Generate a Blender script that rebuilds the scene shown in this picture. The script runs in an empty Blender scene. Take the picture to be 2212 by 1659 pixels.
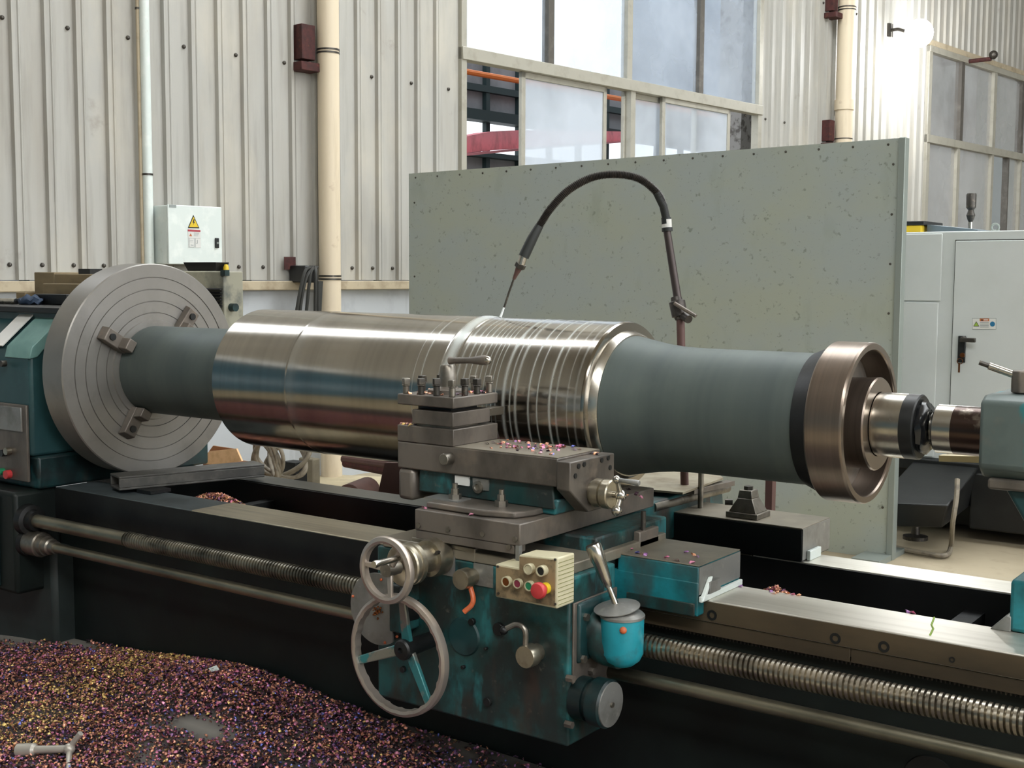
import bpy, math, random
import numpy as np
from mathutils import Vector, Matrix
random.seed(7); rng = np.random.default_rng(7)
C = bpy.context.scene.collection
SC = bpy.context.scene
PI = math.pi
V = Vector

# ------------------------------------------------------------------ camera, world, light, exposure
W_, H_, F_ = 2212, 1659, 2678.68
CAM = V((1.641948, -3.003, 1.5134785))
CR = V((0.8091708, 0.5875554, 0.0046122)); CU = V((-0.0551872, 0.0681834, 0.9961453)); CD = V((-0.5849758, 0.8063063, -0.0875976))
cd = bpy.data.cameras.new('camera'); co = bpy.data.objects.new('camera', cd); C.objects.link(co)
m = Matrix((CR, CU, -CD)).transposed().to_4x4(); m.translation = CAM
co.matrix_world = m
cd.sensor_fit = 'HORIZONTAL'; cd.sensor_width = 36.0; cd.lens = 36.0 * F_ / W_
cd.clip_start = 0.05; cd.clip_end = 200
SC.camera = co

world = bpy.data.worlds.new('world'); SC.world = world; world.use_nodes = True
bg = world.node_tree.nodes['Background']; bg.inputs[0].default_value = (0.86, 0.93, 1.0, 1); bg.inputs[1].default_value = 1.35
SC.view_settings.view_transform = 'Standard'; SC.view_settings.look = 'None'; SC.view_settings.gamma = 1; SC.view_settings.use_curve_mapping = False
SC.view_settings.exposure = 0.35
SC.cycles.use_denoising = True
SC.cycles.max_bounces = 7; SC.cycles.diffuse_bounces = 4; SC.cycles.glossy_bounces = 4; SC.cycles.transparent_max_bounces = 12
SC.cycles.sample_clamp_indirect = 6.0
SKYLIGHT = 4.8; FRONTFILL = 13.0        # strength of the roof light and of the added front fill
SKYCOL = (0.93, 0.97, 1.0)

def area_light(name, loc, sx, sy, power, col, rot=(0, 0, 0)):
    l = bpy.data.lights.new(name, 'AREA'); l.shape = 'RECTANGLE'; l.size = sx; l.size_y = sy; l.energy = power; l.color = col
    o = bpy.data.objects.new(name, l); C.objects.link(o); o.location = loc; o.rotation_euler = rot
    return o

# ------------------------------------------------------------------ pixel ray -> point on a known plane (real depth)
def hit(x, y, axis, val):
    d = CD * F_ + CR * (x - W_ / 2) - CU * (y - H_ / 2)
    t = (val - CAM[axis]) / d[axis]
    return CAM + d * t
def hy(x, y, Y): return hit(x, y, 1, Y)
def hz(x, y, Z): return hit(x, y, 2, Z)
def hx(x, y, X): return hit(x, y, 0, X)
# wall frame: s along the wall, d out into the hall, z up
WP0 = V((-4.78422, 3.59401, 0)); WS = V((0.1087, 0.99407, 0)).normalized(); WN = V((WS.y, -WS.x, 0))
def wl(s, d, z): return WP0 + WS * s + WN * d + V((0, 0, z))
def wp(x, y, d=0.0):
    r = CD * F_ + CR * (x - W_ / 2) - CU * (y - H_ / 2)
    t = ((WP0 + WN * d - CAM).dot(WN)) / r.dot(WN)
    P = CAM + r * t
    return (P - WP0).dot(WS), P.z

# ------------------------------------------------------------------ mesh builder
class MB:
    def __init__(s): s.v = []; s.f = []
    def add(s, vs, fs):
        n = len(s.v); s.v += [V(p) for p in vs]; s.f += [tuple(i + n for i in f) for f in fs]; return s
    def box(s, a, b, fr=None):
        x0, y0, z0 = a; x1, y1, z1 = b
        P = [(x0,y0,z0),(x1,y0,z0),(x1,y1,z0),(x0,y1,z0),(x0,y0,z1),(x1,y0,z1),(x1,y1,z1),(x0,y1,z1)]
        if fr: P = [fr(*p) for p in P]
        return s.add(P, [(0,3,2,1),(4,5,6,7),(0,1,5,4),(1,2,6,5),(2,3,7,6),(3,0,4,7)])
    def prism(s, poly, vec):       # poly: list of 3d pts, extruded by vec
        n = len(poly); vec = V(vec); P = [V(p) for p in poly]
        return s.add(P + [p + vec for p in P], [tuple(range(n))[::-1], tuple(range(n, 2*n))] + [(i, (i+1) % n, n + (i+1) % n, n + i) for i in range(n)])
    def hull8(s, lo, hi):          # two quads
        return s.add(list(lo) + list(hi), [(0,3,2,1),(4,5,6,7),(0,1,5,4),(1,2,6,5),(2,3,7,6),(3,0,4,7)])
    def lathe(s, prof, o=(0,0,0), ax=(1,0,0), n=64, caps=True):
        ax = V(ax).normalized(); u = ax.orthogonal().normalized(); w = ax.cross(u); o = V(o); vs = []; fs = []
        for (a, r) in prof:
            r = max(r, 1e-5)
            for k in range(n):
                t = 2*PI*k/n; vs.append(o + ax*a + u*(r*math.cos(t)) + w*(r*math.sin(t)))
        for i in range(len(prof)-1):
            for k in range(n): fs.append((i*n+k, i*n+(k+1) % n, (i+1)*n+(k+1) % n, (i+1)*n+k))
        if caps:
            if prof[0][1] > 1e-4: fs.append(tuple(range(n))[::-1])
            if prof[-1][1] > 1e-4: fs.append(tuple(range((len(prof)-1)*n, len(prof)*n)))
        return s.add(vs, fs)
    def cyl(s, a, b, r, r2=None, n=24):
        a = V(a); b = V(b); return s.lathe([(0, r), ((b-a).length, r if r2 is None else r2)], a, b-a, n)
    def tube(s, pts, r, n=12, caps=True):
        pts = [V(p) for p in pts]; rs = r if isinstance(r, (list, tuple)) else [r]*len(pts)
        vs = []; fs = []; prev = None
        for i, p in enumerate(pts):
            t = (pts[min(i+1, len(pts)-1)] - pts[max(i-1, 0)]).normalized()
            u = t.orthogonal().normalized() if prev is None else (prev - t*prev.dot(t)).normalized()
            prev = u; w = t.cross(u)
            for k in range(n):
                a = 2*PI*k/n; vs.append(p + (u*math.cos(a) + w*math.sin(a))*rs[i])
        for i in range(len(pts)-1):
            for k in range(n): fs.append((i*n+k, i*n+(k+1) % n, (i+1)*n+(k+1) % n, (i+1)*n+k))
        if caps: fs.append(tuple(range(n))[::-1]); fs.append(tuple(range((len(pts)-1)*n, len(pts)*n)))
        return s.add(vs, fs)
    def ball(s, c, r, n=16):
        return s.lathe([(-r*math.cos(PI*i/n), r*math.sin(PI*i/n)) for i in range(n+1)], c, (0,0,1), n*2, False)
    def torus(s, c, ax, R, r, n=64, k=12, ph=None):
        ax = V(ax).normalized(); u = ax.orthogonal().normalized(); w = ax.cross(u); c = V(c); vs = []; fs = []
        for i in range(n):
            t = 2*PI*i/n; d = u*math.cos(t) + w*math.sin(t)
            for j in range(k):
                q = 2*PI*j/k; vs.append(c + d*(R + r*math.cos(q)) + ax*(r*math.sin(q)))
        for i in range(n):
            for j in range(k): fs.append((i*k+j, ((i+1) % n)*k+j, ((i+1) % n)*k+(j+1) % k, i*k+(j+1) % k))
        return s.add(vs, fs)

def bez(pts, n=12):                # Catmull-Rom through points
    P = [V(p) for p in pts]; P = [P[0]*2-P[1]] + P + [P[-1]*2-P[-2]]; out = []
    for i in range(1, len(P)-2):
        for k in range(n):
            t = k/n; a, b, c, d = P[i-1], P[i], P[i+1], P[i+2]
            out.append(0.5*((2*b) + (c-a)*t + (2*a-5*b+4*c-d)*t*t + (3*b-a-3*c+d)*t**3))
    out.append(P[-2]); return out

def thing(name, label, cat, loc=(0,0,0), group=None):
    o = bpy.data.objects.new(name, None); C.objects.link(o); o.location = loc; o.empty_display_size = .05
    o['label'] = label; o['category'] = cat
    if group: o['group'] = group
    o['_o'] = list(loc); return o
def obj(name, mb, mat, parent=None, label=None, cat=None, group=None, kind=None, bevel=0, smooth=35, loc=None):
    org = V(parent['_o']) if parent is not None else V(loc if loc is not None else (0,0,0))
    if parent is None and loc is None and mb.v:
        xs = [p.x for p in mb.v]; ys = [p.y for p in mb.v]; zs = [p.z for p in mb.v]
        org = V(((min(xs)+max(xs))/2, (min(ys)+max(ys))/2, min(zs)))
    me = bpy.data.meshes.new(name); me.from_pydata([tuple(p-org) for p in mb.v], [], mb.f); me.validate()
    import bmesh
    bm = bmesh.new(); bm.from_mesh(me); bmesh.ops.recalc_face_normals(bm, faces=bm.faces); bm.to_mesh(me); bm.free()
    me.polygons.foreach_set('use_smooth', [True]*len(me.polygons)); me.set_sharp_from_angle(angle=math.radians(smooth))
    me.materials.append(mat)
    o = bpy.data.objects.new(name, me); C.objects.link(o)
    if parent is not None: o.parent = parent; o['_o'] = list(org)
    else: o.location = org; o['_o'] = list(org)
    if label: o['label'] = label
    if cat: o['category'] = cat
    if group: o['group'] = group
    if kind: o['kind'] = kind
    if bevel:
        b = o.modifiers.new('bevel', 'BEVEL'); b.width = bevel; b.segments = 2; b.limit_method = 'ANGLE'; b.angle_limit = math.radians(40); b.harden_normals = False
    return o
def hold(pr):                      # holding loops so that long turned faces shade straight
    out = [pr[0]]
    for (a, r0), (b, r1) in zip(pr[:-1], pr[1:]):
        L = math.hypot(b-a, r1-r0)
        if L > .012:
            k = .002/L; out += [(a+(b-a)*k, r0+(r1-r0)*k), (b-(b-a)*k, r1-(r1-r0)*k)]
        out.append((b, r1))
    return out
def BX(a, b): return MB().box(a, b)
def CY(a, b, r, r2=None, n=24): return MB().cyl(a, b, r, r2, n)

# ------------------------------------------------------------------ materials
def lin(h):
    if isinstance(h, str):
        c = [int(h[i:i+2], 16)/255 for i in (0, 2, 4)]
        return tuple((x/12.92 if x <= .04045 else ((x+.055)/1.055)**2.4) for x in c) + (1,)
    return tuple(h) + (1,)
def M(name, col, rough=.5, metal=0.0, layers=(), bump=(), spec=.5, aniso=0, emit=None, coat=0):
    m = bpy.data.materials.new(name); m.use_nodes = True; nt = m.node_tree; N = nt.nodes; L = nt.links
    b = N['Principled BSDF']; b.inputs['Roughness'].default_value = rough; b.inputs['Metallic'].default_value = metal
    b.inputs['Specular IOR Level'].default_value = spec; b.inputs['Base Color'].default_value = lin(col)
    if coat: b.inputs['Coat Weight'].default_value = coat; b.inputs['Coat Roughness'].default_value = .25
    if emit: b.inputs['Emission Color'].default_value = lin(emit[0]); b.inputs['Emission Strength'].default_value = emit[1]
    tc = N.new('ShaderNodeTexCoord'); cur = None; rcur = None; mcur = None
    def noise(scale, st, detail=4, off=0):
        mp = N.new('ShaderNodeMapping'); mp.inputs['Scale'].default_value = [scale*q for q in st]; mp.inputs['Location'].default_value = (off, off*.7, off*.3)
        L.new(tc.outputs['Object'], mp.inputs[0]); n = N.new('ShaderNodeTexNoise'); n.inputs['Scale'].default_value = 1; n.inputs['Detail'].default_value = detail
        n.inputs['Roughness'].default_value = .6
        L.new(mp.outputs[0], n.inputs['Vector']); return n.outputs[0]
    for i, ly in enumerate(layers):
        c2, sc, lo, hi = ly[:4]; st = ly[4] if len(ly) > 4 else (1,1,1); amt = ly[5] if len(ly) > 5 else 1; r2 = ly[6] if len(ly) > 6 else None; m2 = ly[7] if len(ly) > 7 else None
        mr = N.new('ShaderNodeMapRange'); mr.inputs[1].default_value = lo; mr.inputs[2].default_value = hi; mr.inputs[4].default_value = amt
        L.new(noise(sc, st, 5, i*3.7), mr.inputs[0])
        mx = N.new('ShaderNodeMix'); mx.data_type = 'RGBA'; L.new(mr.outputs[0], mx.inputs[0])
        if cur is None: mx.inputs[6].default_value = lin(col)
        else: L.new(cur, mx.inputs[6])
        mx.inputs[7].default_value = lin(c2); cur = mx.outputs[2]
        for val, base, key in ((r2, rough, 'r'), (m2, metal, 'm')):
            if val is None: continue
            mf = N.new('ShaderNodeMix'); mf.data_type = 'FLOAT'; L.new(mr.outputs[0], mf.inputs[0]); mf.inputs[3].default_value = val
            prev = rcur if key == 'r' else mcur
            if prev is None: mf.inputs[2].default_value = base
            else: L.new(prev, mf.inputs[2])
            if key == 'r': rcur = mf.outputs[0]
            else: mcur = mf.outputs[0]
    if cur: L.new(cur, b.inputs['Base Color'])
    if rcur: L.new(rcur, b.inputs['Roughness'])
    if mcur: L.new(mcur, b.inputs['Metallic'])
    if bump:
        nb = None
        for (sc, st, strength, dist) in bump:
            bp = N.new('ShaderNodeBump'); bp.inputs['Strength'].default_value = strength; bp.inputs['Distance'].default_value = dist
            L.new(noise(sc, st, 3, 1.3), bp.inputs['Height'])
            if nb: L.new(nb, bp.inputs['Normal'])
            nb = bp.outputs[0]
        L.new(nb, b.inputs['Normal'])
    m.diffuse_color = lin(col); return m
I3 = (1,1,1); ZS = (1,1,.12)
m_clad = M('cladding_paint', 'aaa9a3', .55, layers=[('9b968b', 5, .45, .75, (1,1,.10), .75), ('858279', 14, .52, .8, (1,1,.07), .6), ('bcb7aa', 2.2, .5, .7, (1,1,.5), .6), ('6d5f4e', 3, .68, .8, I3, .5)], bump=[(3, (1,1,.3), .1, .02)])
m_cream = M('cream_paint', 'd5c7ae', .5, layers=[('a5957c', 9, .55, .8, ZS, .6), ('8b6b4a', 5, .66, .78, I3, .6)])
m_creamd = M('beige_trim', 'b5a88f', .6, layers=[('7a6a52', 6, .5, .75, I3, .7)])
m_masonry = M('white_masonry', 'b9bec2', .8, layers=[('8f9298', 3, .5, .75, I3, .6), ('6d6c66', 6, .6, .8, ZS, .5)], bump=[(30, I3, .1, .005)])
m_rust = M('rust', '4a2320', .8, layers=[('2d1716', 20, .4, .7), ('6e3b24', 30, .6, .8)])
m_rusty_stain = M('rust_stain', '6b4a34', .9)
m_screen = M('screen_green_paint', '979f9b', .42, metal=.0, layers=[('9da18d', 1.2, .42, .62, (1,1,1.6), .6), ('56614f', 26, .62, .70, I3, .55), ('7d8776', 5, .58, .8, (1,1,.4), .5), ('465042', 60, .65, .72, I3, .55)], bump=[(9, I3, .05, .01)])
m_galv = M('galvanised_edge', '8b938d', .45, .4)
m_alu = M('aluminium_frame', 'aba89c', .45, .25, layers=[('8f8a7c', 9, .5, .8, I3, .7)])
m_alud = M('dark_window_frame', '56524c', .55, .2, layers=[('87827a', 9, .5, .8, I3, .6)])
m_white = M('white_enamel', 'd3dcd8', .4, layers=[('e9eee9', 9, .5, .7, I3, .6), ('a9a697', 14, .66, .8, I3, .5)])
m_cab = M('cabinet_enamel', 'c3c8c7', .45, layers=[('aeb5b0', 2, .45, .8, I3, .5), ('8a8a82', 9, .7, .85, I3, .3)])
m_gap = M('dark_gap', '35342e', .8)
m_black = M('black_plastic', '141617', .4)
m_teal = M('teal_machine_paint', '215657', .4, layers=[('14312f', 9, .40, .56, I3, .9), ('1e2423', 7, .44, .56, (1,1,.5), .92, .5), ('2c7f84', 8, .58, .66, (1,1,.4), .6), ('5c5a50', 34, .62, .72, I3, .6), ('372b24', 11, .54, .68, (1,1,.35), .8)], bump=[(25, I3, .15, .004)])
m_tealcl = M('clean_teal_paint', '1f7780', .33, layers=[('164a4f', 8, .44, .64, I3, .9), ('3a3f3c', 5, .47, .6, (1,1,.5), .85), ('55604f', 30, .62, .74, I3, .5)], bump=[(30, I3, .1, .003)])
m_cup = M('bright_teal_cup_paint', '2290a0', .35, layers=[('17676f', 8, .5, .7, I3, .7), ('3a4a44', 14, .6, .72, I3, .6)], bump=[(30, I3, .08, .003)])
m_tealdk = M('oily_teal_paint', '17393b', .4, layers=[('0c1617', 5, .42, .6, I3, .9), ('1e6166', 7, .58, .7, (1,1,.5), .8), ('3a3028', 8, .6, .75, (1,1,.4), .7)], bump=[(18, I3, .2, .004)])
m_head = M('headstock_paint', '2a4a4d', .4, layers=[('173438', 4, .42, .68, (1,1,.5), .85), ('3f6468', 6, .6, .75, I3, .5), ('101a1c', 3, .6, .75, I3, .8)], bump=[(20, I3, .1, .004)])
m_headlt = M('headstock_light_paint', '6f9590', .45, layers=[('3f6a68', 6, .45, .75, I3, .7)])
m_iron = M('oily_cast_iron', '6f6860', .42, .35, layers=[('45403b', 6, .42, .66, (1,1,.5), .85), ('85776a', 9, .54, .72, I3, .6), ('17393b', 5, .66, .74, I3, .4)], bump=[(40, I3, .12, .002)])
m_irontop = M('worn_ground_iron', '8a8375', .4, .4, layers=[('6b675c', 8, .45, .75, I3, .8), ('7a6a58', 14, .58, .78, I3, .6)], bump=[(60, (.2,1,1), .08, .001)])
m_blk = M('black_oily_iron', '101112', .45, .1, layers=[('1d201f', 6, .45, .7, I3, .8), ('08090a', 3, .5, .7)], bump=[(20, I3, .2, .004)])
m_web = M('dark_bed_paint', '0d1413', .5, layers=[('17201d', 5, .45, .7, I3, .8), ('070908', 3, .5, .7)], bump=[(16, I3, .15, .004)], spec=.3)
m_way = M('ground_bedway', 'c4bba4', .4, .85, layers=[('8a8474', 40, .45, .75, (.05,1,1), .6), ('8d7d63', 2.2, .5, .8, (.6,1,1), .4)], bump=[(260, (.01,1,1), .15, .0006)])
m_way3 = M('bedway_painted_sheen', 'dcd9cf', .4, .75, layers=[('b5b0a2', 40, .45, .75, (.05,1,1), .5)], bump=[(260, (.01,1,1), .12, .0006)])  # paler copy of the bedway, bright reflection put into the colour
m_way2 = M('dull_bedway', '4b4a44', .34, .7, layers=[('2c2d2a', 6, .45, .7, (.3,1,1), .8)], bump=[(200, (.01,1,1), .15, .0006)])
m_strip = M('brown_rack_strip', '5b4f3e', .45, .5, layers=[('37322a', 5, .45, .7, (.3,1,1), .8), ('7b6a50', 7, .6, .75, (.3,1,1), .7)])
m_steel = M('bright_steel', 'bdb9b0', .24, 1, layers=[('8f8b82', 30, .45, .75, I3, .5, .35)])
m_wrench = M('dull_wrench_steel', 'b9b4aa', .4, .45)
m_steeld = M('dull_steel', '8a857c', .38, .9, layers=[('5c564c', 18, .45, .72, I3, .8, .5), ('b3aa9c', 30, .62, .75, I3, .6)])
m_bolt = M('black_bolt_steel', '4d4a46', .42, .8, layers=[('7d7668', 60, .55, .7, I3, .6)])
m_thread = M('screw_thread_steel', 'c2bbad', .3, 1, layers=[('4a463f', 20, .45, .7, (.4,1,1), .7)])
m_threadd = M('oily_thread_steel', '8b8677', .38, .9, layers=[('24241f', 14, .42, .62, (.5,1,1), .8)])
m_rod = M('feed_rod_steel', '908b79', .36, .9, layers=[('3b3931', 6, .45, .7, (.4,1,1), .8)])
m_face = M('faceplate_iron', '8b8883', .4, .6, layers=[('76736e', 3, .4, .7, I3, .6), ('605d59', 7, .55, .75, I3, .4)], bump=[(120, I3, .05, .0006)])
m_wheel = M('bronzed_steel_ring', '8f8277', .3, .9, layers=[('655a51', 30, .4, .7, (1,.0,.0), .7)], bump=[(500, (1,0,0), .12, .0004)])
m_journal = M('dark_rolled_journal', '525b58', .55, .3, layers=[('40494a', 9, .4, .7, (1,.0,.0), .7), ('606a64', 5, .5, .75, I3, .4)], bump=[(160, (1,.02,.02), .12, .0008)])
m_bronze = M('bronze', '7a4a2a', .3, .9)
m_knob = M('knob_steel', 'a8a190', .3, .9, layers=[('7b6f5c', 30, .5, .75, I3, .7, .45)])
m_wheelrim = M('handwheel_steel', 'b3a99f', .36, .75, layers=[('968573', 12, .5, .75, I3, .6, .4)])
m_plate = M('bare_zinc_plate', '8f8f8c', .45, .6, layers=[('6f6e69', 9, .45, .7), ('b0aea6', 40, .6, .75, I3, .5)])
m_box = M('yellowed_control_plastic', 'b8b193', .45, layers=[('d5d0b5', 8, .5, .7, I3, .6), ('8f7f5c', 9, .6, .78, I3, .6)])
m_boxface = M('grimy_control_face', '8a775a', .45, layers=[('2b261c', 16, .48, .64, I3, .9), ('a89a78', 9, .62, .7, I3, .5), ('6d5b42', 20, .55, .75, I3, .7)])
m_red = M('red_plastic', 'b8383a', .4); m_maroon = M('maroon_plastic', '7a2a3e', .4); m_green = M('green_plastic', '1f7a52', .4)
m_orange = M('orange_paint', 'c8643a', .45, layers=[('7a5a4a', 40, .5, .7, I3, .7)])
m_hose = M('ribbed_hose_metal', '3f3b38', .42, .5, layers=[('5a524b', 40, .5, .7, I3, .6)])
m_hosed = M('black_rubber', '1e2221', .55)
m_pipe = M('brown_steel_pipe', '4a4240', .4, .6, layers=[('2d2a2a', 9, .45, .7, ZS, .7)])
m_floor = M('concrete_floor', 'a3977f', .7, layers=[('8b8069', 1.2, .4, .7, I3, .8), ('756a56', 9, .55, .8, I3, .5)], bump=[(40, I3, .1, .002)])
m_mound = M('dusty_grey_floor', '4a4744', .8, layers=[('2c2a29', 20, .45, .7), ('5c5850', 8, .5, .75)])
m_card = M('cardboard', 'ddb488', .8, layers=[('a87c50', 20, .45, .75, I3, .5)])
m_cardin = M('brown_cardboard', '8a5a35', .8)
m_sheet = M('pale_board', 'c4b797', .6, layers=[('9c8f74', 5, .5, .8)])
m_wood = M('old_timber', '7c6d52', .75, layers=[('5a4f3c', 12, .45, .7, (.3,1,1), .8)])
m_cable = M('grey_cable', '7e7667', .6, layers=[('5a5348', 20, .5, .7)])
m_cabledk = M('dark_cable', '2c2d2a', .55)
m_brown = M('brown_primer_steel', '5a403b', .55, .2, layers=[('3c2d2a', 8, .45, .75, (1,1,.6), .6)])
m_yel = M('yellow_sign', 'd8b92a', .5); m_dk = M('sign_black', '23221f', .6); m_sgnred = M('sign_red', 'a8404a', .6); m_paper = M('label_paper', 'd3d3cf', .6)
m_sgnorange = M('sign_orange', 'b5693c', .6); m_sgnblue = M('sign_blue', '1f6a92', .5); m_sgngreen = M('sign_lime', '8fae45', .5); m_graytxt = M('sign_grey', '8e9694', .6)
m_redcrane = M('crane_red_paint', 'd8707a', .5, layers=[('7e3238', 2, .5, .8)]); m_orangebar = M('orange_conductor_bar', 'd9752a', .5)
m_greypanel = M('grey_hall_panel', '94969a', .7, layers=[('7b7d81', 1.5, .45, .7)]); m_dkbeam = M('dark_green_steel', '26383a', .6)
m_lamp = M('lamp_glow', 'ffffff', .5, emit=('ffffff', 14)); m_sky = M('roof_light', 'ffffff', .5, emit=((SKYCOL), SKYLIGHT)); m_frontfill = M('front_fill_panel', 'ffffff', .5, emit=((1, .98, .95), FRONTFILL))
m_ceil = M('hall_roof_sheet', 'a39a8a', .7); m_frontwall = M('blue_grey_cladding', '4d6672', .6); m_frontup = M('warm_grey_cladding', '7a7366', .6)
m_tube = M('fill_tube_glow', 'ffffff', .5, emit=('f4fbff', 22))
m_lobby = M('daylit_window', 'ffffff', .5, emit=('eef6ff', 3.2))

def glassy(name, haze, tint=(.8, .87, .93), hc=(.72, .78, .86)):     # dirty window pane: dust film over clear glass
    m = bpy.data.materials.new(name); m.use_nodes = True; N = m.node_tree.nodes; L = m.node_tree.links; N.clear()
    o = N.new('ShaderNodeOutputMaterial'); t = N.new('ShaderNodeBsdfTransparent'); t.inputs[0].default_value = tint + (1,)
    tr = N.new('ShaderNodeBsdfTranslucent'); tr.inputs[0].default_value = hc + (1,)
    df = N.new('ShaderNodeBsdfDiffuse'); df.inputs[0].default_value = tuple(.85*q for q in hc) + (1,)
    a = N.new('ShaderNodeAddShader') ; mx0 = N.new('ShaderNodeMixShader'); mx0.inputs[0].default_value = .45
    L.new(df.outputs[0], mx0.inputs[1]); L.new(tr.outputs[0], mx0.inputs[2])
    g = N.new('ShaderNodeBsdfGlossy'); g.inputs['Roughness'].default_value = .12
    mx = N.new('ShaderNodeMixShader'); mr = N.new('ShaderNodeMapRange'); tc = N.new('ShaderNodeTexCoord'); n = N.new('ShaderNodeTexNoise'); n.inputs['Scale'].default_value = .8; n.inputs['Detail'].default_value = 4
    L.new(tc.outputs['Object'], n.inputs['Vector']); L.new(n.outputs[0], mr.inputs[0]); mr.inputs[1].default_value = .35; mr.inputs[2].default_value = .65; mr.inputs[3].default_value = haze - .17; mr.inputs[4].default_value = haze + .17
    L.new(mr.outputs[0], mx.inputs[0]); L.new(t.outputs[0], mx.inputs[1]); L.new(mx0.outputs[0], mx.inputs[2])
    fr = N.new('ShaderNodeFresnel'); fr.inputs[0].default_value = 1.45; m2 = N.new('ShaderNodeMixShader'); ge = N.new('ShaderNodeNewGeometry'); iv = N.new('ShaderNodeMath'); iv.operation = 'SUBTRACT'; iv.inputs[0].default_value = 1; L.new(ge.outputs['Backfacing'], iv.inputs[1]); ml = N.new('ShaderNodeMath'); ml.operation = 'MULTIPLY'; L.new(fr.outputs[0], ml.inputs[0]); L.new(iv.outputs[0], ml.inputs[1]); L.new(ml.outputs[0], m2.inputs[0]); L.new(mx.outputs[0], m2.inputs[1]); L.new(g.outputs[0], m2.inputs[2])
    L.new(m2.outputs[0], o.inputs[0]); return m
m_pane3 = glassy('milky_sash_glass', .5, (.95, .97, .99), (.84, .89, .95)); m_pane = glassy('dusty_glass', .27, (.93, .96, .99)); m_pane2 = glassy('smoky_glass', .3, (.93, .92, .9), (.7, .7, .69))

def roll_material():              # turned steel with rings of coolant on it
    m = M('turned_roll_steel', 'a9a399', .14, 1.0, layers=[('8f8a80', 26, .4, .7, (1,0,0), .6), ('bcb6aa', 3.2, .5, .6, (1,0,0), .5)], bump=[(900, (1,0,0), .05, .0002)])
    nt = m.node_tree; N = nt.nodes; L = nt.links; b = N['Principled BSDF']
    tc = N.new('ShaderNodeTexCoord'); sx = N.new('ShaderNodeSeparateXYZ'); L.new(tc.outputs['Object'], sx.inputs[0])
    # narrow rings
    acc = None
    for (x, w, a) in COOLANT:
        s = N.new('ShaderNodeMath'); s.operation = 'SUBTRACT'; L.new(sx.outputs[0], s.inputs[0]); s.inputs[1].default_value = x
        ab = N.new('ShaderNodeMath'); ab.operation = 'ABSOLUTE'; L.new(s.outputs[0], ab.inputs[0])
        mr = N.new('ShaderNodeMapRange'); mr.interpolation_type = 'SMOOTHSTEP'; L.new(ab.outputs[0], mr.inputs[0]); mr.inputs[1].default_value = w; mr.inputs[2].default_value = 0; mr.inputs[3].default_value = 0; mr.inputs[4].default_value = a
        if acc is None: acc = mr.outputs[0]
        else:
            ad = N.new('ShaderNodeMath'); ad.operation = 'MAXIMUM'; L.new(acc, ad.inputs[0]); L.new(mr.outputs[0], ad.inputs[1]); acc = ad.outputs[0]
    src = b.inputs['Base Color'].links[0].from_socket
    mx = N.new('ShaderNodeMix'); mx.data_type = 'RGBA'; L.new(acc, mx.inputs[0]); L.new(src, mx.inputs[6]); mx.inputs[7].default_value = (.62, .68, .66, 1); L.new(mx.outputs[2], b.inputs['Base Color'])
    mt = N.new('ShaderNodeMath'); mt.operation = 'MULTIPLY_ADD'; L.new(acc, mt.inputs[0]); mt.inputs[1].default_value = -1; mt.inputs[2].default_value = 1; L.new(mt.outputs[0], b.inputs['Metallic'])
    mq = N.new('ShaderNodeMath'); mq.operation = 'MULTIPLY_ADD'; L.new(acc, mq.inputs[0]); mq.inputs[1].default_value = .3; mq.inputs[2].default_value = .16; L.new(mq.outputs[0], b.inputs['Roughness'])
    return m
# ------------------------------------------------------------------ THE SETTING
def tagk(o): o['kind'] = 'structure'; return o
tagk(obj('floor', BX((-30, -13, -.1), (14, 22, 0)), m_floor))
# ceiling with roof openings: translucent sheet beyond the lathe, added fill in front
cz = 9.0; LR = 3.2; LY0, LY1 = 3.0, 8.6      # wide strip beyond the lathe, slim strip in front of it
NY0, NY1 = -8.6, -6.9
ce = MB()
for (a, b) in ((-13, NY0), (NY1, LY0), (LY1, 22)): ce.box((-7, a, cz), (14, b, cz+.1))
ce.box((-7, NY0, cz), (.5, NY1, cz+.1))
tagk(obj('ceiling', ce, m_ceil))
tagk(obj('trim_front_fill', BX((.5, NY0, cz+.03), (14, NY1, cz+.07)), m_frontfill)); tagk(obj('trim_roll_glow', BX((-5.6, 0.0, cz-.03), (-4.2, 1.15, cz-.01)), M('added_eave_glow', 'ffffff', .5, emit=('f4f8ff', 7)))); tagk(obj('trim_2', BX((-7, LY0, cz+.03), (14, LY1, cz+.07)), m_sky))  # front strip added as fill, eave panel added for the roll's highlight band
# front and side walls of the hall (behind the camera)
tagk(obj('wall_front', BX((-7, -13, 0), (14, -12.9, 4.6)), m_frontwall)); tagk(obj('wall_upper', BX((-7, -13, 4.6), (14, -12.9, cz)), m_frontup))
tagk(obj('wall_right', BX((13.9, -13, 0), (14, 22, cz)), m_frontup))
tagk(obj('wall_back', BX((-5, 20.5, 0), (14, 20.6, cz)), m_cab))
# unseen tube row added over the front aisle to light the lathe front
tb = thing('fill_strip_light', 'long row of lit white lamp tubes added as front fill', 'lamp', (5, -3.2, 4.9))
obj('housing', BX((0.5, -3.4, 5.0), (9, -3.0, 5.05)), m_white, tb)
for yy in (-3.34, -3.06): obj('fill_tube', CY((0.5, yy, 4.95), (9, yy, 4.95), .035, n=8), m_tube, tb)
hg = MB()
for xx in (1, 3, 5, 7, 8.5): hg.cyl((xx, -3.2, 5.04), (xx, -3.2, 9), .01, n=6)
obj('hanger', hg, m_galv, tb)

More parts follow.
